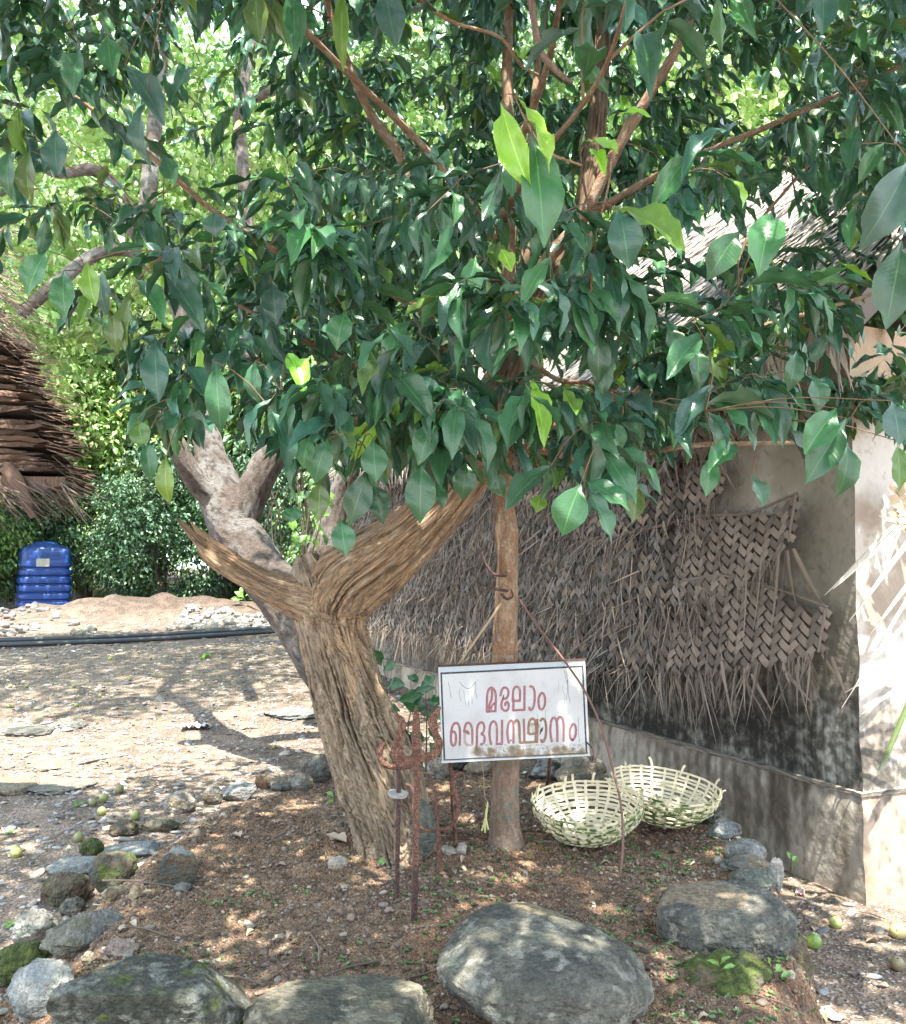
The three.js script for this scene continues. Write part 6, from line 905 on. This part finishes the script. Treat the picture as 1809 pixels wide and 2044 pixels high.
{
  const d = -G(850, 1560).z - 0.15;
  herb('dark leafy upright weed between the dead trunk and the sign', [830, 1540], d, [[[800, 1545], [780, 1430], [765, 1320]], [[825, 1545], [815, 1450], [835, 1370]], [[850, 1540], [852, 1440], [850, 1380]], [[805, 1540], [800, 1480], [776, 1440]]],
    [[762, 1330, 748, 1298, 24], [764, 1340, 790, 1322, 22], [768, 1352, 745, 1358, 20], [772, 1372, 806, 1362, 40], [775, 1385, 748, 1382, 26], [790, 1400, 845, 1390, 36], [800, 1402, 850, 1412, 36], [822, 1380, 868, 1376, 34], [838, 1372, 870, 1352, 28], [835, 1365, 815, 1345, 24], [800, 1420, 775, 1410, 30], [808, 1440, 784, 1462, 30], [848, 1420, 880, 1440, 30], [850, 1450, 878, 1480, 26], [815, 1460, 845, 1480, 24], [852, 1400, 880, 1400, 30], [856, 1480, 880, 1510, 26], [798, 1490, 780, 1512, 24]], 'dark');
  herb('bright green seedling at the foot of the dead trunk', [766, 1712], -G(766, 1712).z, [[[766, 1714], [764, 1700], [758, 1690]]], [[762, 1698, 746, 1680, 16], [764, 1704, 786, 1704, 12], [765, 1708, 760, 1728, 14], [764, 1700, 776, 1690, 10], [766, 1710, 784, 1716, 10]], 'fresh');
  herb('tiny green sprig left of the dead trunk foot', [668, 1600], -G(668, 1600).z, [[[668, 1602], [668, 1590], [666, 1580]]], [[666, 1590, 652, 1580, 9], [667, 1588, 682, 1576, 9], [668, 1596, 654, 1600, 8]], 'fresh');
  const leafs = []; for (let i = 0; i < 22; i++) { const x = 575 + R() * 90, y = 930 + R() * 160; leafs.push([x, y, x + rr(-26, 26), y + rr(5, 28), rr(10, 17), R() < 0.5 ? 'fresh' : 'pale']); }
  herb('light green leafy shoots in front of the spotted bark tree', [610, 1115], 6.2, [[[610, 1118], [600, 1020], [590, 940]], [[620, 1118], [640, 1040], [655, 980]], [[605, 1118], [622, 1000], [640, 950]]], leafs, 'fresh');
  herb('green weed on the right end of the dirt heap', [490, 1195], 16, [[[490, 1200], [485, 1188], [480, 1180]]], [[488, 1194, 470, 1180, 12], [490, 1190, 508, 1180, 12], [486, 1196, 462, 1196, 10], [494, 1196, 520, 1196, 10], [486, 1186, 480, 1172, 9]], 'fresh');
  herb('clover like plant growing from the bare earth lump', [1555, 1970], 2.72, [[[1555, 1985], [1548, 1950], [1540, 1925]], [[1556, 1985], [1562, 1960], [1560, 1930]]], [[1545, 1945, 1528, 1936, 14], [1548, 1940, 1560, 1925, 14], [1540, 1928, 1530, 1912, 12], [1558, 1950, 1576, 1944, 12], [1552, 1965, 1534, 1972, 13], [1556, 1968, 1575, 1975, 12], [1548, 1985, 1530, 2000, 13], [1556, 1990, 1568, 2008, 12]], 'fresh');
  herb('small fern like weed at the top of the mossy clod', [1440, 1930], 2.68, [[[1440, 1945], [1436, 1925], [1428, 1915]]], [[1438, 1930, 1415, 1915, 9], [1438, 1925, 1455, 1908, 9], [1440, 1935, 1470, 1925, 9], [1436, 1920, 1428, 1898, 8], [1442, 1938, 1482, 1945, 8]], 'fresh');
  herb('green weed beside the wall behind the right stone stack', [1580, 1725], 3.9, [[[1580, 1740], [1580, 1715], [1577, 1700]]], [[1579, 1722, 1592, 1708, 10], [1579, 1715, 1570, 1700, 9], [1580, 1728, 1594, 1724, 10]], 'fresh');
}
{ // seedlings and moss tufts nobody could count
  const tuft = mergeGeometries([0, 1, 2].map((i) => { const g = leafGeo({ rows: 3, bend: 0.4, seed: i }); g.rotateZ(0.7); g.rotateY(i * 2.2); return g; })), m = [], c = [];
  while (m.length < 1500) { const x = rr(-0.9, 1.25), z = rr(-4.2, -2.0), t = moundT(x, z); if (t > 1) continue; const k = fbm(x * 2.2, 3, z * 2.2, 3) + 0.35 * ss(-0.5, 0.6, x) + 0.25 * ss(-3.6, -2.5, z); if (R() > k * 1.3) continue; const s = rr(0.008, 0.022); m.push(pose(onGround(x, z, -0.001), [rr(-0.3, 0.3), rr(0, 6), rr(-0.3, 0.3)], [s, s, s * 0.5])); const q = rr(0.7, 1.3); c.push([0.28 * q, 0.5 * q, 0.16 * q]); }
  tag(swarm('seedlings', tuft, foliageMat, m, c), 'tiny green seedlings sprouting all over the soil bed', 'seedlings');
  // dry leaf litter
  const lg = leafGeo({ rows: 4, bend: 0.7, fold: 0.5, wave: 0.08 }), lm = [], lc = [];
  const litter = (n, f) => { let k = 0, gd = 0; while (k < n && gd++ < n * 20) { const p = f(); if (!p) continue; const s = rr(0.015, 0.055); lm.push(pose(onGround(p[0], p[1], 0.004), [rr(-0.4, 0.4), rr(0, 6.28), rr(-0.4, 0.4)], [s, s, s * rr(0.3, 0.6)])); const q = rr(0.5, 1.2); lc.push(pick([[0.36 * q, 0.27 * q, 0.18 * q], [0.3 * q, 0.21 * q, 0.14 * q], [0.42 * q, 0.34 * q, 0.24 * q], [0.22 * q, 0.17 * q, 0.14 * q]])); k++; } };
  litter(300, () => { const x = rr(-1.6, 1.4), z = rr(-6, -2.1); return moundT(x, z) < 1 && R() < 0.35 + fbm(x, 2, z, 2) ? [x, z] : null; });
  litter(1100, () => { const d = rr(3, 12), x = rr(-0.6, 0.6) * d - 0.3; return moundT(x, -d) > 1 ? [x, -d] : null; });
  litter(500, () => { const d = rr(17.4, 19), x = rr(-9, -2); return [x, -d]; });
  tag(swarm('leaf_litter', lg, new THREE.MeshStandardMaterial({ roughness: 0.95, side: THREE.DoubleSide }), lm, lc), 'dry brown leaf litter scattered over soil and yard', 'leaf litter');
  // twigs on the ground
  const tg = limb([V(-0.5, 0, 0), V(-0.1, 0.02, 0.04), V(0.5, 0, -0.03)], [0.016, 0.008], { seg: 5, per: 0.2 }), tm = [], tc = [];
  for (let i = 0; i < 240; i++) { const d = rr(2.3, 9), x = rr(-0.6, 0.5) * d - 0.2, s = rr(0.08, 0.3); tm.push(pose(onGround(x, -d, 0.006), [0, rr(0, 6.28), rr(-0.05, 0.05)], s)); const q = rr(0.6, 1.3); tc.push([0.2 * q, 0.155 * q, 0.12 * q]); }
  tag(swarm('fallen_twigs', tg, new THREE.MeshStandardMaterial({ roughness: 0.95 }), tm, tc), 'thin dry twigs strewn over soil and yard', 'twigs');
}

// ---------------------------------------------------------------- fallen fruit and scraps
{
  const fg = new THREE.LatheGeometry([[0.001, -0.96], [0.12, -0.95], [0.22, -0.985], [0.55, -0.86], [0.86, -0.5], [0.98, 0], [0.88, 0.48], [0.6, 0.82], [0.3, 0.96], [0.14, 0.93], [0.06, 0.86], [0.001, 0.85]].map(([x, y]) => new THREE.Vector2(x, y)), 28);
  const sg = limb([V(0, 0.84, 0), V(0.04, 1.02, 0.02)], [0.07, 0.05], { seg: 6, per: 0.1 });
  const fm = (c) => new THREE.MeshPhysicalMaterial({ color: new THREE.Color().setRGB(...c), map: rep(grainMap, 2, 2), roughness: 0.4 });
  const FM = { green: fm([0.24, 0.38, 0.08]), lime: fm([0.40, 0.44, 0.15]), yellow: fm([0.65, 0.54, 0.25]), brown: fm([0.3, 0.24, 0.14]), olive: fm([0.30, 0.30, 0.13]) };
  const fruit = (label, x, y, r, m, group) => { const q = G(x, y + r * 0.7), rad = pxr(r * 2, -q.z), o = thing('fruit', label, 'fruit', V(q.x, q.y + rad * 0.85, q.z), group); mesh('flesh', fg, FM[m], o).scale.setScalar(rad); mesh('stalk_end', sg, stemMat, o).scale.setScalar(rad); o.rotation.set(rr(-1.3, 1.3), rr(0, 6), rr(-1.3, 1.3)); };
  fruit('large bright green fruit on the ground at the right, nearest the boulder', 1625, 1882, 14.5, 'green'); fruit('yellow green fruit behind the bright green one, right ground', 1669, 1844, 12, 'lime'); fruit('pale yellow sunlit fruit at the right frame edge', 1793, 1861, 16, 'yellow'); fruit('brown overripe fruit below the pale yellow one, right edge', 1791, 1926, 14, 'brown');
  fruit('topmost yellow green fruit left of the round pale cobble', 238, 1577, 9, 'olive'); fruit('yellow green fruit just below the topmost one, left', 207, 1594, 9, 'lime'); fruit('green fruit left of the round pale cobble, lowest of three', 203, 1621, 9, 'lime'); fruit('dull olive fruit beside two brighter ones, left yard', 186, 1603, 8, 'olive'); fruit('yellow green fruit by the long flat olive stone', 270, 1629, 9.5, 'lime'); fruit('fruit with a brown mark above the bluish slab', 157, 1673, 10, 'olive'); fruit('pale green fruit near the left frame edge', 32, 1703, 12, 'lime');
  for (const [x, y, m] of [[267, 1446, 'olive'], [259, 1356, 'olive'], [200, 1389, 'lime'], [92, 1311, 'olive'], [21, 1370, 'lime'], [153, 1408, 'lime'], [54, 1370, 'olive'], [19, 1410, 'lime'], [148, 1370, 'olive'], [220, 1315, 'lime'], [548, 1492, 'olive']]) fruit('small pale green fruit lying among the pebbles of the open yard', x, y, 4.2, m, 'fruits scattered on the open yard');
  const crumple = (label, cat, name, x, y, w, h, color, seed) => { const q = G(x, y), d = -q.z, g = new THREE.PlaneGeometry(pxr(w, d) * 2, pxr(w, d) * 1.3, 12, 8), p = g.attributes.position; g.rotateX(-1.57); for (let i = 0; i < p.count; i++) p.setY(i, pxr(h, d) * (0.5 + 1.1 * fbm(p.getX(i) * 22 + seed, 3, p.getZ(i) * 22, 3))); g.computeVertexNormals(); const o = mesh(name, g, new THREE.MeshStandardMaterial({ color: new THREE.Color().setRGB(...color), roughness: 0.6, side: THREE.DoubleSide })); o.position.copy(q).add(V(0, 0.006, 0)); o.rotation.y = seed; tag(o, label, cat); };
  crumple('crumpled white plastic scrap on the yard left of the dead trunk', 'plastic scrap', 'plastic_scrap', 390, 1455, 56, 22, [0.62, 0.65, 0.66], 0.4);
  crumple('small red and white wrapper on the ground by the wall corner', 'wrapper', 'wrapper', 1598, 1786, 26, 18, [0.62, 0.4, 0.38], 1.2);
  crumple('pale torn plastic strip at the bottom right of the ground', 'plastic scrap', 'plastic_strip', 1657, 2030, 50, 14, [0.6, 0.6, 0.58], 2.1);
  crumple('blue white plastic chip under the right end of the sign', 'plastic scrap', 'plastic_chip', 1046, 1546, 14, 8, [0.5, 0.7, 0.68], 0.9);
  const fallen = (label, x, y, x1, y1, w, mat) => { const a = G(x, y).add(V(0, 0.008, 0)), b = G(x1, y1).add(V(0, 0.012, 0)), m = mesh('fallen_leaf', leafShapes[2], mat); leafMatrix(a, b, V(0, 1, 0.25), pxr(w, -a.z) * 2.6).decompose(m.position, m.quaternion, m.scale); tag(m, label, 'fallen leaf'); };
  fallen('fresh green fallen leaf near three fruits on the left yard', 140, 1614, 168, 1606, 14, herbMats.pale); fallen('green fallen leaf at the left frame edge above the slabs', 4, 1668, 32, 1664, 8, herbMats.fresh); fallen('green fallen leaf at the left edge beside the stone row', 8, 1858, 28, 1846, 14, herbMats.fresh); fallen('green fallen leaf on the soil right of the front basket', 1300, 1704, 1318, 1712, 9, herbMats.pale); fallen('green leaf on the sunlit ground left of the leaning trunk', 398, 1318, 422, 1310, 9, herbMats.fresh);
  const dry = new THREE.MeshStandardMaterial({ color: new THREE.Color().setRGB(0.34, 0.26, 0.19), roughness: 0.9, side: THREE.DoubleSide });
  fallen('curled dry brown leaf at the left foot of the dead trunk', 650, 1668, 690, 1690, 24, dry); fallen('pointed dry leaf on the soil left of the dead trunk', 462, 1668, 480, 1680, 16, dry); fallen('whitish dry leaf wedged between the front boulders', 452, 2030, 448, 2004, 8, new THREE.MeshStandardMaterial({ color: new THREE.Color().setRGB(0.6, 0.58, 0.52), roughness: 0.9, side: THREE.DoubleSide }));
}
renderer.render(scene, camera);
